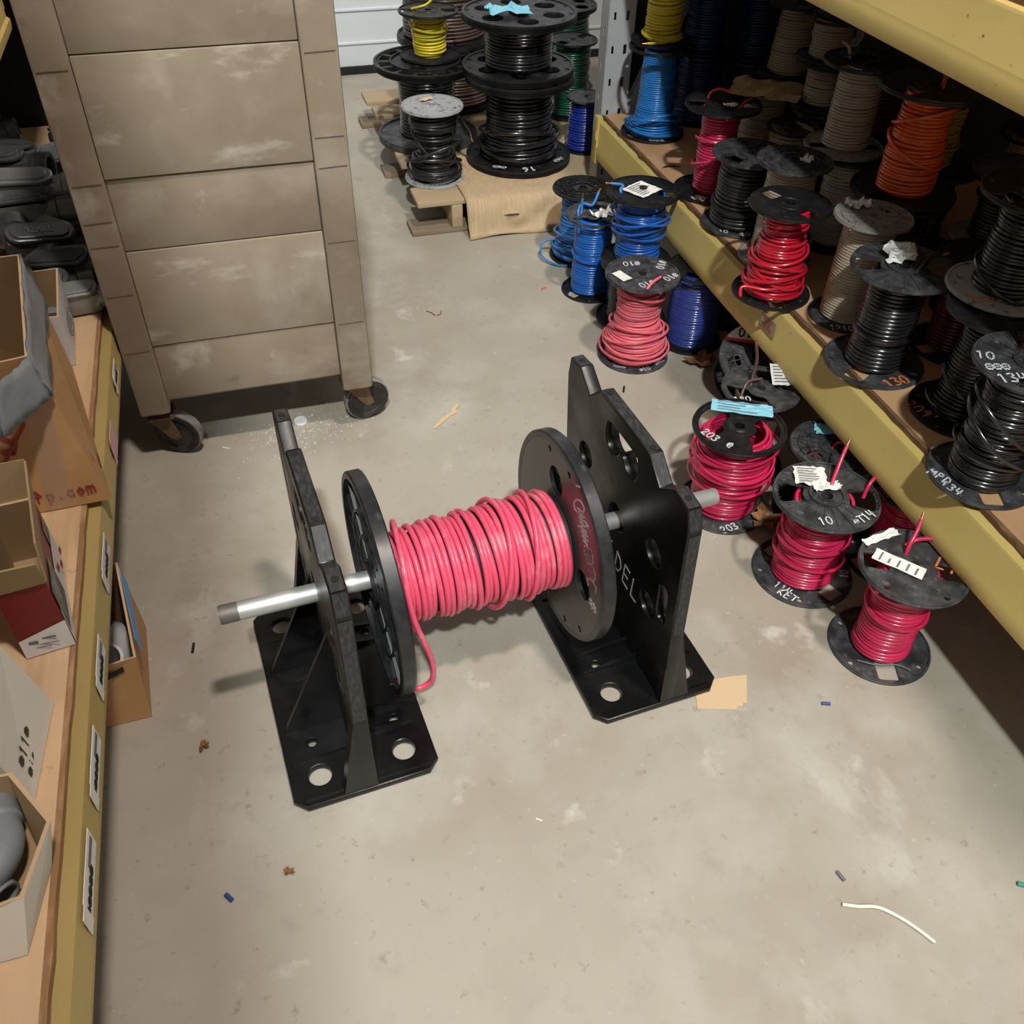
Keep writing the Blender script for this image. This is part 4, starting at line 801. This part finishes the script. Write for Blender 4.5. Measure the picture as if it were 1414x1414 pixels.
# green overspray: dried droplets standing on the panel
mb = MB(); r = random.Random(3)
for k in range(420):
    far = r.random() < .3; x = r.gauss(-.158, .055 if far else .024) + (.02 if far else 0); z = r.gauss(.52 if not far else .48, .045 if far else .014)
    if not -.2 < x < .1 or not .36 < z < .578: continue
    s = r.uniform(.0006, .0019) * (1 if not far else .7); mb.box((x, -.0026, z), (s * r.uniform(1, 2.6), .0006, s), Matrix.Rotation(-.4, 3, 'Y'))
mb.build('green_overspray', 'greenspray', ct)
def stain(x, z, w, h, m='rust', n=14, seed=0):
    r = random.Random(seed); mb = MB()
    for k in range(n): mb.box((x + r.gauss(0, w), -.0024, z + r.gauss(0, h)), (r.uniform(.002, .012), .0004, r.uniform(.001, .006)), Matrix.Rotation(r.uniform(-.6, .6), 3, 'Y'))
    return mb
cast = []
def caster(x, y, az, fwd):
    e = empty('caster', (x, y, 0)); e.parent = ct
    a = R_(az); d = Vector((math.cos(a), math.sin(a), 0)); f = Vector((math.cos(R_(fwd)), math.sin(R_(fwd)), 0))   # d: axle direction, f: trail direction
    c = f * .032 + Vector((0, 0, .0625)); q = d.to_track_quat('Z', 'Y').to_matrix().to_4x4(); X = Matrix.Translation(c) @ q
    wl_ = MB().lathe([(.012, -.018), (.040, -.012), (.046, -.016), (.056, -.016), (.060, -.011), (.060, .011), (.056, .016), (.046, .016), (.040, .012), (.012, .018)], 40, X).build('wheel', 'rubber', e); MB().lathe([(.0585, -.0135), (.0625, -.009), (.0625, .009), (.0585, .0135)], 40, X).build('tread', 'tread', wl_)
    mb = MB()
    for s in (1, -1):
        p = c + d * .022 * s; top = Vector((0, 0, .122)) + d * .022 * s
        pts = [top + f * .030, top - f * .030, p - f * .012 - Vector((0, 0, .006)), p + Vector((0, 0, -.014)), p + f * .013 - Vector((0, 0, .004))]
        mb.poly([v - d * .0015 for v in pts], d * .003)
    mb.box((0, 0, .124), (.065, .065, .006)); mb.cyl((0, 0, .126), (0, 0, .15), .022); mb.cyl(c - d * .027, c + d * .027, .007, seg=12)
    mb.build('caster_fork', 'rust', e); return e
caster(-.25, .045, 248, -10); caster(.245, .06, 282, 5); caster(-.24, CD - .06, 200, 90); caster(.24, CD - .06, 190, 90)

# ------------------------------------------------------------------ cartons
def carton(label, B, T, z0, mo, mi, mr='cardrim', cat='box', th=.004, group=None, name='cardboard_box'):
    """open box from bottom loop B [(x,y)] and rim loop T [(x,y,z)], counter-clockwise"""
    cx = sum(b[0] for b in B) / len(B); cy = sum(b[1] for b in B) / len(B); e = empty(name, (cx, cy, z0), 0, label, cat, group)
    B = [Vector((b[0] - cx, b[1] - cy, .001)) for b in B]; T = [Vector((t[0] - cx, t[1] - cy, t[2] - z0)) for t in T]; n = len(B)
    cB = sum(B, Vector()) / n; cT = sum(T, Vector()) / n; inn = lambda p, c: p + (Vector((c.x, c.y, p.z)) - p).normalized() * th * 1.4
    Bi = [inn(p, cB) + Vector((0, 0, .004)) for p in B]; Ti = [inn(p, cT) for p in T]
    mb = MB(); mb.bm.faces.new([mb.bm.verts.new(p) for p in B])
    for i in range(n): mb.quad(B[i], B[(i + 1) % n], T[(i + 1) % n], T[i])
    mb.build('carton_wall', mo, e, smooth=0)
    mb = MB(); mb.bm.faces.new([mb.bm.verts.new(p) for p in Bi])
    for i in range(n): mb.quad(Bi[i], Bi[(i + 1) % n], Ti[(i + 1) % n], Ti[i])
    mb.build('carton_lining', mi, e, smooth=0)
    mb = MB()
    for i in range(n): mb.quad(T[i], T[(i + 1) % n], Ti[(i + 1) % n], Ti[i])
    mb.build('carton_rim', mr, e, smooth=0)
    return e, (lambda p: Vector((p[0] - cx, p[1] - cy, p[2] - z0)))
def flap(e, pts, m, name='box_flap', t=.003, sub=1):
    a, b, c = (Vector(p) for p in pts[:3]); n = (b - a).cross(c - b).normalized() * t
    return MB().poly([Vector(p) for p in pts], n).build(name, m, e, smooth=0)
Z = .401
bA, w = carton('big brown carton with grey duct taped rim on the left shelf', [(-.33, 1.418), (-.42, 1.885), (-.86, 1.86), (-.80, 1.40)], [(-.384, 1.452, .70), (-.428, 1.83, .70), (-.86, 1.82, .70), (-.80, 1.37, .70)], Z, 'cardb', 'cardin')
rim = [(-.424, 1.83, .702), (-.380, 1.446, .702), (-.423, 1.376, .700), (-.80, 1.35, .70)]; low = [(-.404, 1.80, .625), (-.362, 1.432, .632), (-.437, 1.345, .622), (-.80, 1.318, .61)]
rim = [w(p) for p in rim]; low = [w(p) for p in low]; mb = MB(); r = random.Random(5); N = 9; grid = []
for (a, b), (c, d) in zip(zip(rim, rim[1:]), zip(low, low[1:])):
    G = [[(a.lerp(b, i / N)).lerp(c.lerp(d, i / N), j / 5) + Vector((r.gauss(0, .0016), r.gauss(0, .0016), r.gauss(0, .0016))) for j in range(6)] for i in range(N + 1)]
    V = [[mb.bm.verts.new(p) for p in row] for row in G]
    for i in range(N):
        for j in range(5): mb.bm.faces.new((V[i][j], V[i + 1][j], V[i + 1][j + 1], V[i][j + 1]))
tp = mb.build('duct_tape_band', 'tape', bA, smooth=60); sm = tp.modifiers.new('thick', 'SOLIDIFY'); sm.thickness = .004
flap(bA, [w((-.424, 1.37, .700)), w((-.80, 1.345, .70)), w((-.80, 1.352, .70)), w((-.424, 1.382, .702))], 'cardrim', 'torn_rim', .004)
# printing on the carton
nf = Vector((0, -1, .06)); 
def front_write(t, x, z, size, m, ang=3, wd=.14, dy=.0, nm='carton_print'):
    y = 1.4175 + .0340 * (z - .4) / .30 - .0016 - (-.33 - x) * .036 + dy
    return writing(t, size, frame(w((x, y, z)), (1, math.sin(R_(ang)) * 0 + .036, math.sin(R_(ang))), (0, .11, 1)), m, bA, wd, nm and .0005, nm)
front_write('orp.com', -.408, .436, .024, 'redink', 2)
front_write('S', -.455, .555, .05, 'redink', 0, .2); front_write('~', -.475, .60, .05, 'redink', 0, .2); front_write('no', -.455, .445, .022, 'redink', 2)
mb = MB()
for a_, b_ in (((-.45, .622), (-.424, .583)), ((-.424, .583), (-.50, .485))):
    ya = lambda x, z: 1.4175 + .034 * (z - .4) / .30 - .002 - (-.33 - x) * .036
    p, q_ = w((a_[0], ya(*a_), a_[1])), w((b_[0], ya(*b_), b_[1])); d_ = (q_ - p); n2 = Vector((-d_.z, 0, d_.x)).normalized() * .0028; up_ = Vector((0, -.0008, 0)); mb.quad(p - n2 + up_, q_ - n2 + up_, q_ + n2 + up_, p + n2 + up_)
mb.build('carton_emblem', 'redink', bA)
ys = lambda x, z: 1.4175 + .034 * (z - .4) / .30 - .0028 - (-.33 - x) * .036
MB().quad(*[w((x, ys(x, z), z)) for x, z in ((-.438, .405), (-.392, .405), (-.372, .63), (-.418, .63))]).build('clear_tape', 'clear', bA)
fd = Vector((-.09, .467, 0)).normalized(); un = Vector((-.054, .034, .30)).normalized()
def side_write(t, s, z, size, m, ang=0, wd=.13):
    o = Vector((-.33, 1.418, .4)) + fd * s + un * (z - .4) + Vector((.98, .19, .12)) * .0024; xx = fd * math.cos(R_(ang)) + un * math.sin(R_(ang)); return writing(t, size, frame(w(o), xx, un), m, bA, wd, name='carton_print')
side_write('CUST', .16, .655, .050, 'redink', 4, .2); side_write('~4~', .19, .575, .035, 'ink', -12, .09); side_write('~~', .11, .575, .035, 'ink', -20, .09); side_write('~~~~', .14, .50, .035, 'redink', 0, .3); side_write('~~~', .07, .47, .032, 'redink', 0, .3); side_write('~~', .09, .435, .03, 'ink', 0, .35)
# white carton behind it
bW, w = carton('small white carton with an oval print, behind the big brown carton', [(-.415, 1.90), (-.425, 2.075), (-.62, 2.065), (-.61, 1.892)], [(-.413, 1.895, .525), (-.420, 2.075, .545), (-.62, 2.068, .545), (-.61, 1.89, .525)], Z, 'whitebox', 'cardin', 'cardrim')
o = Vector((-.4165, 1.985, .46)); mb = MB()
for rr, ww in ((1., .0022), (.78, .0015)):
    for k in range(36):
        a = 2 * PI * k / 36; mb.box(w(o + Vector((.0032, .040 * rr * math.cos(a), .026 * rr * math.sin(a)))), (.0006, .008 * rr, ww), Matrix.Rotation(math.atan2(.026 * math.cos(a), -.04 * math.sin(a)), 3, 'X'))
for k in range(4): mb.box(w(o + Vector((.0034, 0, .009 - .006 * k))), (.0006, .034, .0022))
mb.build('oval_print', 'print', bW)
# red carton with raised flaps
bR, w = carton('small dark red and white carton with raised flaps on the left shelf', [(-.377, 1.077), (-.414, 1.30), (-.488, 1.292), (-.447, 1.066)], [(-.380, 1.082, .541), (-.413, 1.285, .541), (-.482, 1.278, .541), (-.450, 1.072, .541)], Z, 'redbox', 'cardk', 'cardrim')
flap(bR, [w((-.380, 1.082, .541)), w((-.413, 1.285, .541)), w((-.405, 1.292, .61)), w((-.375, 1.090, .61))], 'cardk'); flap(bR, [w((-.450, 1.072, .541)), w((-.380, 1.082, .541)), w((-.375, 1.062, .598)), w((-.452, 1.055, .60))], 'cardk')
flap(bR, [w((-.413, 1.285, .541)), w((-.482, 1.278, .541)), w((-.485, 1.290, .61)), w((-.405, 1.295, .61))], 'cardk'); flap(bR, [w((-.482, 1.278, .541)), w((-.450, 1.072, .541)), w((-.462, 1.07, .60)), w((-.495, 1.28, .60))], 'cardk')
fy = lambda x, z: 1.077 + (x + .377) * .157 + .005 * (z - .4) / .14 - .0012
MB().quad(*[w((x, fy(x, z), z)) for x, z in ((-.4475, .402), (-.3765, .402), (-.3770, .458), (-.4475, .440))]).build('white_band', 'whitebox', bR)
mb = MB()
for k, (x0, L, z, h) in enumerate(((-.436, .014, .431, .006), (-.420, .024, .434, .003), (-.434, .04, .423, .0014), (-.436, .03, .418, .0014))): mb.box(w((x0 + L / 2, fy(x0 + L / 2, z) - .001, z)), (L, .0006, h))
mb.build('printed_lines', 'print', bR)
sx = lambda y, z: -.377 - (y - 1.077) * .166 - .002 * (z - .4) / .14 + .0016
MB().quad(*[w((sx(y, z), y, z)) for y, z in ((1.079, .402), (1.298, .402), (1.290, .47), (1.080, .475))]).build('white_band', 'whitebox', bR)
MB().quad(*[w((sx(y, z) + .0006, y, z)) for y, z in ((1.085, .425), (1.175, .425), (1.170, .51), (1.085, .515))]).build('carton_photo', 'photo_grey', bR)
MB().quad(*[w((sx(y, z) + .0006, y, z)) for y, z in ((1.235, .47), (1.275, .47), (1.275, .51), (1.235, .51))]).build('carton_photo', 'photo_grey', bR)
mb = MB()
for k in range(6): mb.box(w((sx(1.20, .44) + .0012, 1.145 + k * .02, .44 + .012 * (k % 2))), (.0006, .012, .012))
mb.build('printed_lines', 'redink', bR)
# aged white cartons
bO, w = carton('aged white carton with grey taped opening, in front of the dark red carton', [(-.417, .80), (-.402, .967), (-.75, .975), (-.75, .79)], [(-.432, .80, .545), (-.428, .962, .555), (-.75, .97, .555), (-.75, .79, .545)], Z, 'oldwhite', 'cardin', 'oldwhite')
flap(bO, [w((-.432, .795, .545)), w((-.428, .965, .555)), w((-.455, .968, .572)), w((-.462, .792, .560))], 'oldwhite'); flap(bO, [w((-.452, .80, .556)), w((-.446, .945, .560)), w((-.75, .95, .562)), w((-.75, .80, .556))], 'tape', 'tape_patch')
def o_write(t, y, z, size, m, ang): 
    x = -.409 - .01 * (1 - (y - .8) / .167) - .016 * (z - .4) / .15 + .002; return writing(t, size, frame(w((x, y, z)), (.05, math.cos(R_(ang)), math.sin(R_(ang))), (-.1, -math.sin(R_(ang)), 1)), m, bO, .10, name='carton_print')
o_write('~11~', .862, .452, .022, 'cartdark', 0); o_write('~i', .845, .425, .02, 'cartdark', 0); o_write('~~~', .875, .425, .016, 'cartdark', 0)
bF, w = carton('open white carton of grey elbows at the near end of the left shelf', [(-.408, .591), (-.388, .70), (-.41, .775), (-.72, .78), (-.72, .585)], [(-.388, .618, .487), (-.366, .715, .482), (-.415, .792, .492), (-.72, .80, .50), (-.72, .57, .50)], Z, 'oldwhite', 'cardk', 'cardrim')
# grey elbows
def elbow_mesh(r, R, name='elbow'):
    pts = [Vector((0, 0, -.03))] + [Vector((R - R * math.cos(a), 0, R * math.sin(a))) for a in np.linspace(0, PI / 2, 10)] + [Vector((R + .03, 0, R))]
    me1 = tube_mesh(pts, r, 24); mb = MB().mesh(me1)
    for p, d in ((pts[0], Vector((0, 0, -1))), (pts[-1], Vector((1, 0, 0)))):
        X = Matrix.Translation(p) @ d.to_track_quat('Z', 'Y').to_matrix().to_4x4(); mb.lathe([(r, -.012), (r * 1.16, -.008), (r * 1.16, .026), (r * 1.02, .026), (r * .98, -.006)], 28, X)
    return mb.done('elbow')
em = elbow_mesh(.022, .045)
for k, (x, y, z, rx, ry, rz, lab) in enumerate(((-.455, .668, .455, 80, 10, 110, 'grey plastic elbow topmost in the open white carton'), (-.475, .690, .436, 60, 70, 200, 'grey plastic elbow against the right wall of the open white carton'), (-.50, .635, .434, 100, 60, 30, 'grey plastic elbow at the near corner of the open white carton'), (-.52, .70, .44, 85, 20, 250, 'grey plastic elbow deep left in the open white carton'))):
    o = inst('pipe_elbow', em, 'pvc', None, (x, y, z), (R_(rx), R_(ry), R_(rz))); tag(o, lab, 'pipe elbow', 'grey elbows in the white carton')
o = inst('pipe_elbow', em, 'pvc', None, (-.50, 1.95, .475), (R_(180), 0, R_(150))); tag(o, 'blue grey plastic fitting standing in the small white carton', 'pipe elbow')
o = MB().box((0, 0, 0), (.007, .007, .014), bev=.001).build('wire_connector', 'bluejack', None, (-.402, .648, .447)); o.rotation_euler = (.3, .2, .4); tag(o, 'tiny blue connector inside the open white carton', 'connector')
# carton on the floor under the left shelf
bU, w = carton('brown carton on the floor poking out from under the left shelf', [(-.355, 1.218), (-.365, 1.46), (-.70, 1.45), (-.69, 1.205)], [(-.345, 1.235, .165), (-.372, 1.46, .205), (-.70, 1.45, .20), (-.69, 1.19, .16)], .001, 'cardb', 'cardin')
flap(bU, [w((-.369, 1.44, .205)), w((-.344, 1.27, .175)), w((-.340, 1.27, .135)), w((-.364, 1.44, .16))], 'bluetape', 'blue_tape', .0012)
flap(bU, [w((-.408, 1.2245, .128)), w((-.372, 1.2285, .140)), w((-.372, 1.2285, .153)), w((-.408, 1.2245, .141))], 'ink', 'black_tape', .001)
o = MB().lathe([(.0, 0), (.03, 0), (.032, .1), (.012, .125), (.012, .14), (0, .14)], 24).build('bottle_body', 'whitebox'); e = empty('spray_bottle', (-.41, 1.36, .01), 0, 'white bottle with dark blue cap in the carton under the left shelf', 'bottle'); o.parent = e
MB().lathe([(.014, .13), (.014, .162), (0, .164)], 20).build('bottle_cap', 'bluejack', e)
o = MB().lathe([(.036, 0), (.042, .10), (.044, .105), (.038, .105), (.033, .006), (0, .006)], 32).build('plastic_cup', 'whitebox', None, (-.425, 1.30, .008)); o.rotation_euler = (.1, 0, 0); tag(o, 'white ring shaped cup at the front of the carton under the left shelf', 'cup')

# ------------------------------------------------------------------ iron conduit fittings heaped on the left shelf
def fitting_mesh(L, r, side):
    mb = MB(); mb.box((0, 0, -r * .1), (L, r * 2.0, r * 2.2), bev=r * .9); mb.cyl((-L * .42, 0, -r * .25), (L * .42, 0, -r * .25), r * .98)
    mb.mesh(shape2d([rrect(0, 0, L * .92, r * 1.9, r * .9, 0, 8)], r * .3, r * .1), Matrix.Translation((0, 0, r * 1.08))); mb.mesh(shape2d([rrect(0, 0, L * .78, r * 1.4, r * .68, 0, 8)], r * .2, r * .05), Matrix.Translation((0, 0, r * 1.26))); pass
    for p, d in ((Vector((L / 2 - r * .2, 0, 0)), Vector((1, 0, 0))), (Vector((-L / 2 + r, side * r * .8, 0)), Vector((0, side, 0)))):
        X = Matrix.Translation(p) @ d.to_track_quat('Z', 'Y').to_matrix().to_4x4(); mb.lathe([(r * .9, -.01), (r * .95, r * .4), (r * 1.08, r * .5), (r * 1.08, r * 1.5), (r * .8, r * 1.5), (r * .72, r * .2), (0, r * .2)], 24, X)
    return mb.done('fitting', 35)
fm = [fitting_mesh(.17, .034, 1), fitting_mesh(.14, .028, -1), fitting_mesh(.20, .038, -1)]
FG = 'iron conduit fittings heaped on the left shelf'
spec = [(0, -.495, 2.36, .475, 20, 8, 12, 'castdark', 'dark iron conduit fitting with raised lettering on its cover, mid heap'),
 (1, -.425, 2.125, .437, 14, 0, 6, 'castlight', 'pale grey cast fitting at the shelf edge beside the small white carton'),
 (0, -.445, 2.25, .452, 10, -6, -18, 'castdark', 'dark iron fitting with rimmed cover just in front of the lettered one'),
 (2, -.55, 2.56, .53, 10, 4, 2, 'castlight', 'iron fitting with its bright bored hub turned to the aisle, upper heap'),
 (2, -.56, 2.46, .50, -20, 0, 4, 'castdark', 'dark iron fitting with arched rim under the bored one'),
 (1, -.47, 2.43, .47, 40, 10, -30, 'castlight', 'pale threaded fitting between the arched and the lettered ones'),
 (0, -.50, 2.17, .44, 15, 0, 10, 'castdark', 'dark iron fitting lowest at the front of the heap'), (1, -.50, 2.80, .52, 60, 10, 60, 'castlight', 'pale two bore fitting at the back of the heap against the cabinet')]
r = random.Random(12)
for k in range(16): spec.append((k % 3, -.62 - .09 * (k % 4) + r.uniform(-.02, .02), 2.12 + .085 * k * .9 + r.uniform(-.03, .03), .438 + .045 * (k % 3), r.uniform(-40, 40), r.uniform(-10, 10), r.uniform(-50, 50), 'castdark', 'dark iron conduit fitting in the shaded mass of the heap'))
for k in range(8): spec.append((k % 3, -.44 + r.uniform(-.03, .03), 2.30 + .12 * k, .437 + .02 * (k % 2), r.uniform(-30, 30), 0, r.uniform(-60, 60), 'castdark', 'dark iron conduit fitting in the shaded mass of the heap'))
for k, x, y, z, a, b_, c, m, lab in spec:
    o = inst('conduit_fitting', fm[k], m, None, (x, y, z), (R_(a), R_(b_), R_(c))); tag(o, lab, 'pipe fitting', FG)
    if 'lettering' in lab: writing('92AKC', .018, Matrix.Translation((0, 0, .0465)), 'castlight', o, .14, .0015, 'raised_lettering')

# ------------------------------------------------------------------ pallet
PT = .124
pl = empty('wooden_pallet', (1.09, 3.72, 0), 0, 'wooden pallet under the big reels by the white door', 'pallet')
def pw(x0, x1, y0, y1, z0, z1, nm, m): return MB().box(((x0 + x1) / 2 - 1.09, (y0 + y1) / 2 - 3.72, (z0 + z1) / 2), (x1 - x0, y1 - y0, z1 - z0), bev=.003).build(nm, m, pl)
for i in range(7):
    y0 = 3.125 + i * .178; pw(.60 + (.012 * ((i * 5) % 3)), 1.66, y0, y0 + (.125 if i % 2 else .14), PT - .018, PT, 'deck_board', 'wood')
for x in (.745, 1.10, 1.55): pw(x - .02, x + .02, 3.125, 4.34, .019, PT - .019, 'stringer', 'wood')
for y in (3.125, 3.66, 4.22): pw(.575, 1.66, y, y + .11, 0.001, .018, 'bottom_board', 'wood2')
cb = empty('cardboard_sheet', (1.12, 3.1, 0), 0, 'flattened brown cardboard sheet folded over the pallet front', 'cardboard')
mb = MB(); r = random.Random(8); nx, ny = 26, 14; xs = np.linspace(.772, 1.52, nx); V = []
path = [(3.98, .1262), (3.6, .1258), (3.3, .1258), (3.16, .1262), (3.115, .1264), (3.100, .122), (3.092, .110), (3.085, .095), (3.080, .075), (3.074, .055), (3.070, .038), (3.064, .022), (3.058, .012), (3.050, .004)]
for x in xs:
    row = []
    for j, (y, z) in enumerate(path):
        dy = dz = 0
        if 3 <= j <= 12: dy = r.gauss(0, .0028) + .005 * math.sin(x * 41 + j) - .014 * math.exp(-((x - .93) / .05) ** 2) * (1 if j in (8, 9) else .2); dz = r.gauss(0, .0014)
        if j >= 11: dy += -.006 * math.sin(x * 19)
        row.append(mb.bm.verts.new((x - 1.12, y - 3.1 + dy, z + dz + (.003 * math.sin(x * 23) if j == 13 else 0))))
    V.append(row)
for i in range(nx - 1):
    for j in range(ny - 1): mb.bm.faces.new((V[i][j], V[i + 1][j], V[i + 1][j + 1], V[i][j + 1]))
flap(cb, [(.905 - 1.12, -.032, .078), (.965 - 1.12, -.030, .070), (.955 - 1.12, -.050, .088), (.925 - 1.12, -.052, .090)], 'cardrim', 'torn_flap', .003)
o = mb.build('folded_sheet', 'corr', cb, smooth=50); sm = o.modifiers.new('thick', 'SOLIDIFY'); sm.thickness = .004; sm.offset = 1
paper('brown_paper', .20, .16, Matrix.Translation((0, 0, 0)) @ Matrix.Rotation(R_(-38), 4, 'Z'), 'cardk', None, .007, seed=31)
o = bpy.data.objects['brown_paper']; o.location = (1.515, 2.46, .655); tag(o, 'crumpled brown paper lying over spools at the back of the right shelf', 'paper')
for i, (x, y) in enumerate(((1.56, 2.535), )):
    SP['S26'] = (x, y, .392, .250, .085); spool('S26', 'beige', [(0, .75), (1, .75)], 'beige wire spool under the crumpled brown paper', GU, 'plain', 'plain', 'black', 'black', .008)

# ------------------------------------------------------------------ bits on the floor
def bit(name, pts, r_, m, label, cat='scrap', n=6): return tag(tube(name, pts, r_, m, None, n, 8), label, cat)
bit('wire_scrap', [(.767, .504, .0045), (.79, .494, .004), (.826, .481, .004), (.858, .446, .004), (.882, .405, .004)], .0034, 'whitew', 'curved length of white wire on the floor at lower right', 'wire scrap')
bit('wire_scrap', [(-.238, .81, .004), (-.228, .796, .004)], .004, 'bluejack', 'short blue wire end on the floor left of the nearest stand corner', 'wire scrap')
bit('wire_scrap', [(.950, .882, .004), (.966, .876, .004)], .0035, 'bluejack', 'short blue wire end on the floor near the front crimson spools', 'wire scrap')
bit('wire_scrap', [(.790, .558, .0035), (.794, .54, .0035)], .0034, 'print', 'short dark wire end on the floor above the curved white wire', 'wire scrap')
bit('wire_scrap', [(1.083, .452, .004), (1.105, .436, .004)], .004, 'greensc', 'green wire end at the right edge of the floor', 'wire scrap')
bit('wire_scrap', [(.508, 2.60, .002), (.522, 2.585, .002), (.53, 2.565, .003), (.548, 2.57, .002), (.556, 2.59, .002)], .0016, 'copper', 'thin curl of copper strand on the floor beyond the stands', 'wire scrap')
bit('wire_scrap', [(.915, 2.64, .003), (.932, 2.65, .003)], .003, W['pink'], 'tiny pink insulation end on the floor near the blue spools', 'wire scrap')
bit('wire_scrap', [(.962, 2.01, .003), (.974, 2.035, .003)], .003, 'ink', 'short black wire end on the floor in front of the dusty pink spool', 'wire scrap')
bit('wire_scrap', [(-.168, 2.05, .002), (-.150, 2.04, .002)], .0025, 'whitew', 'white crumb of insulation on the floor by the left caster', 'wire scrap')
bit('wire_scrap', [(-.272, 1.36, .003), (-.268, 1.385, .003)], .003, 'ink', 'short black wire end on the floor right of the carton under the shelf', 'wire scrap')
bit('wire_scrap', [(.312, .80, .002), (.322, .792, .002)], .0018, 'whitew', 'tiny white chip on the open floor between the stands and camera', 'wire scrap')
def flat(name, pts, t, m, label, cat, loc=(0, 0, 0)): return tag(MB().poly([(x, y, .0006) for x, y in pts], (0, 0, t)).build(name, m, None, loc, smooth=0), label, cat)
flat('wood_chip', [(.390, 1.985), (.398, 1.982), (.452, 2.028), (.472, 2.038), (.472, 2.052), (.488, 2.07), (.480, 2.078), (.462, 2.060), (.455, 2.040), (.43, 2.028)], .004, 'chip', 'pale wood splinter on the floor right of the cabinet', 'wood chip')
zz = [(.735, .945), (.79, .905)] + [(.79 + .012 * k * .35, .905 + .004 * (k % 2) + .0095 * k) for k in range(1, 8)] + [(.838, .992), (.79, 1.0)]
flat('cardboard_scrap', [(.70, .94), (.775, .917), (.783, .924), (.789, .920), (.797, .928), (.803, .925), (.836, .990), (.80, .996), (.72, 1.0)], .0012, 'cardrim', 'tan cardboard scrap under the corner of the right stand', 'cardboard', (.0, 0, .0))
def leaf(x, y, s, lab, seed):
    r = random.Random(seed); mb = MB()
    for k in range(9):
        a = r.uniform(0, 2 * PI); L = s * r.uniform(.6, 1.1); d = Vector((math.cos(a), math.sin(a), r.uniform(.05, .5))); n_ = Vector((-d.y, d.x, 0)) * s * .28
        p0 = Vector((0, 0, .004)); p1 = p0 + d * L * .5; p2 = p0 + d * L; mb.quad(p0, p1 - n_ + Vector((0, 0, r.uniform(0, .3) * s)), p2, p1 + n_ + Vector((0, 0, r.uniform(0, .3) * s)))
    o = mb.build('dry_leaf', 'leaf', None, (x, y, .002), smooth=0); sm = o.modifiers.new('thick', 'SOLIDIFY'); sm.thickness = .001; return tag(o, lab, 'leaf')
leaf(1.235, 2.085, .055, 'curled brown leaf on the floor beside the tipped over spool', 1); leaf(1.085, 1.40, .05, 'dry brown oak leaf on the floor behind the ribbed crimson spool', 2)
leaf(-.262, 1.118, .014, 'tiny dark leaf on the floor left of the stand', 3); leaf(-.13, .818, .011, 'tiny rust coloured crumb on the floor below the left stand', 4)
mb = MB(); r = random.Random(9)
for k in range(260):
    x, y = r.gauss(.03, .085), r.gauss(2.07, .05); s = r.uniform(.001, .0028); mb.box((x, y, .001), (s, s * r.uniform(.5, 1.5), .0012), Matrix.Rotation(r.uniform(0, 3), 3, 'Z'))
tag(mb.build('sawdust', 'plaster'), 'white dust and crumbs scattered on the floor under the cabinet front', 'dust', kind='stuff')
flat('powder_spot', [(.046 + .018 * math.cos(a), 2.115 + .022 * math.sin(a)) for a in np.arange(16) * PI / 8], .001, 'plaster', 'white powder spot on the floor behind the left stand tip', 'dust')

# ------------------------------------------------------------------ light
def lamp(x, y, z, size, power, col, aim, label):
    e = empty('ceiling_light', (x, y, z), 0, label, 'light', 'high bay lights')
    MB().lathe([(.0, .12), (.10, .12), (.14, .06), (size / 2 + .05, .03), (size / 2 + .06, -.02), (size / 2 + .04, -.02), (size / 2 + .03, .02), (0, .025)], 32).build('lamp_housing', 'housing', e)
    MB().lathe([(0, -.0), (size / 2 + .02, -.0)], 32).build('diffuser', emit('lamp_diffuser', col, 8), e)
    L = bpy.data.lights.new('lamp_light', 'AREA'); L.shape = 'DISK'; L.size = size; L.energy = power; L.color = col
    o = bpy.data.objects.new('lamp_light', L); COL.objects.link(o); o.parent = e; o.location = (0, 0, -.03)
    o.rotation_euler = (Vector(aim) - Vector((x, y, z))).to_track_quat('-Z', 'Y').to_euler(); return o
EXPO = 0.14
lamp(-.76, -4.65, 9.0, .46, 1260, (.95, 1.0, .95), (.5, 1.2, 0), 'compact high bay ceiling light over the near end of the aisle')
lamp(1.6, -1.2, 9.0, .7, 620, (1.0, .87, .78), (.6, 1.9, 0), 'wide high bay ceiling light above the right rack')

wd = bpy.data.worlds.new('world'); SC.world = wd; wd.use_nodes = True; wd.node_tree.nodes['Background'].inputs[0].default_value = (.9, .85, .8, 1); wd.node_tree.nodes['Background'].inputs[1].default_value = .3
vs = SC.view_settings; vs.view_transform = 'Standard'; vs.look = 'None'; vs.gamma = 1; vs.exposure = EXPO; vs.use_curve_mapping = False
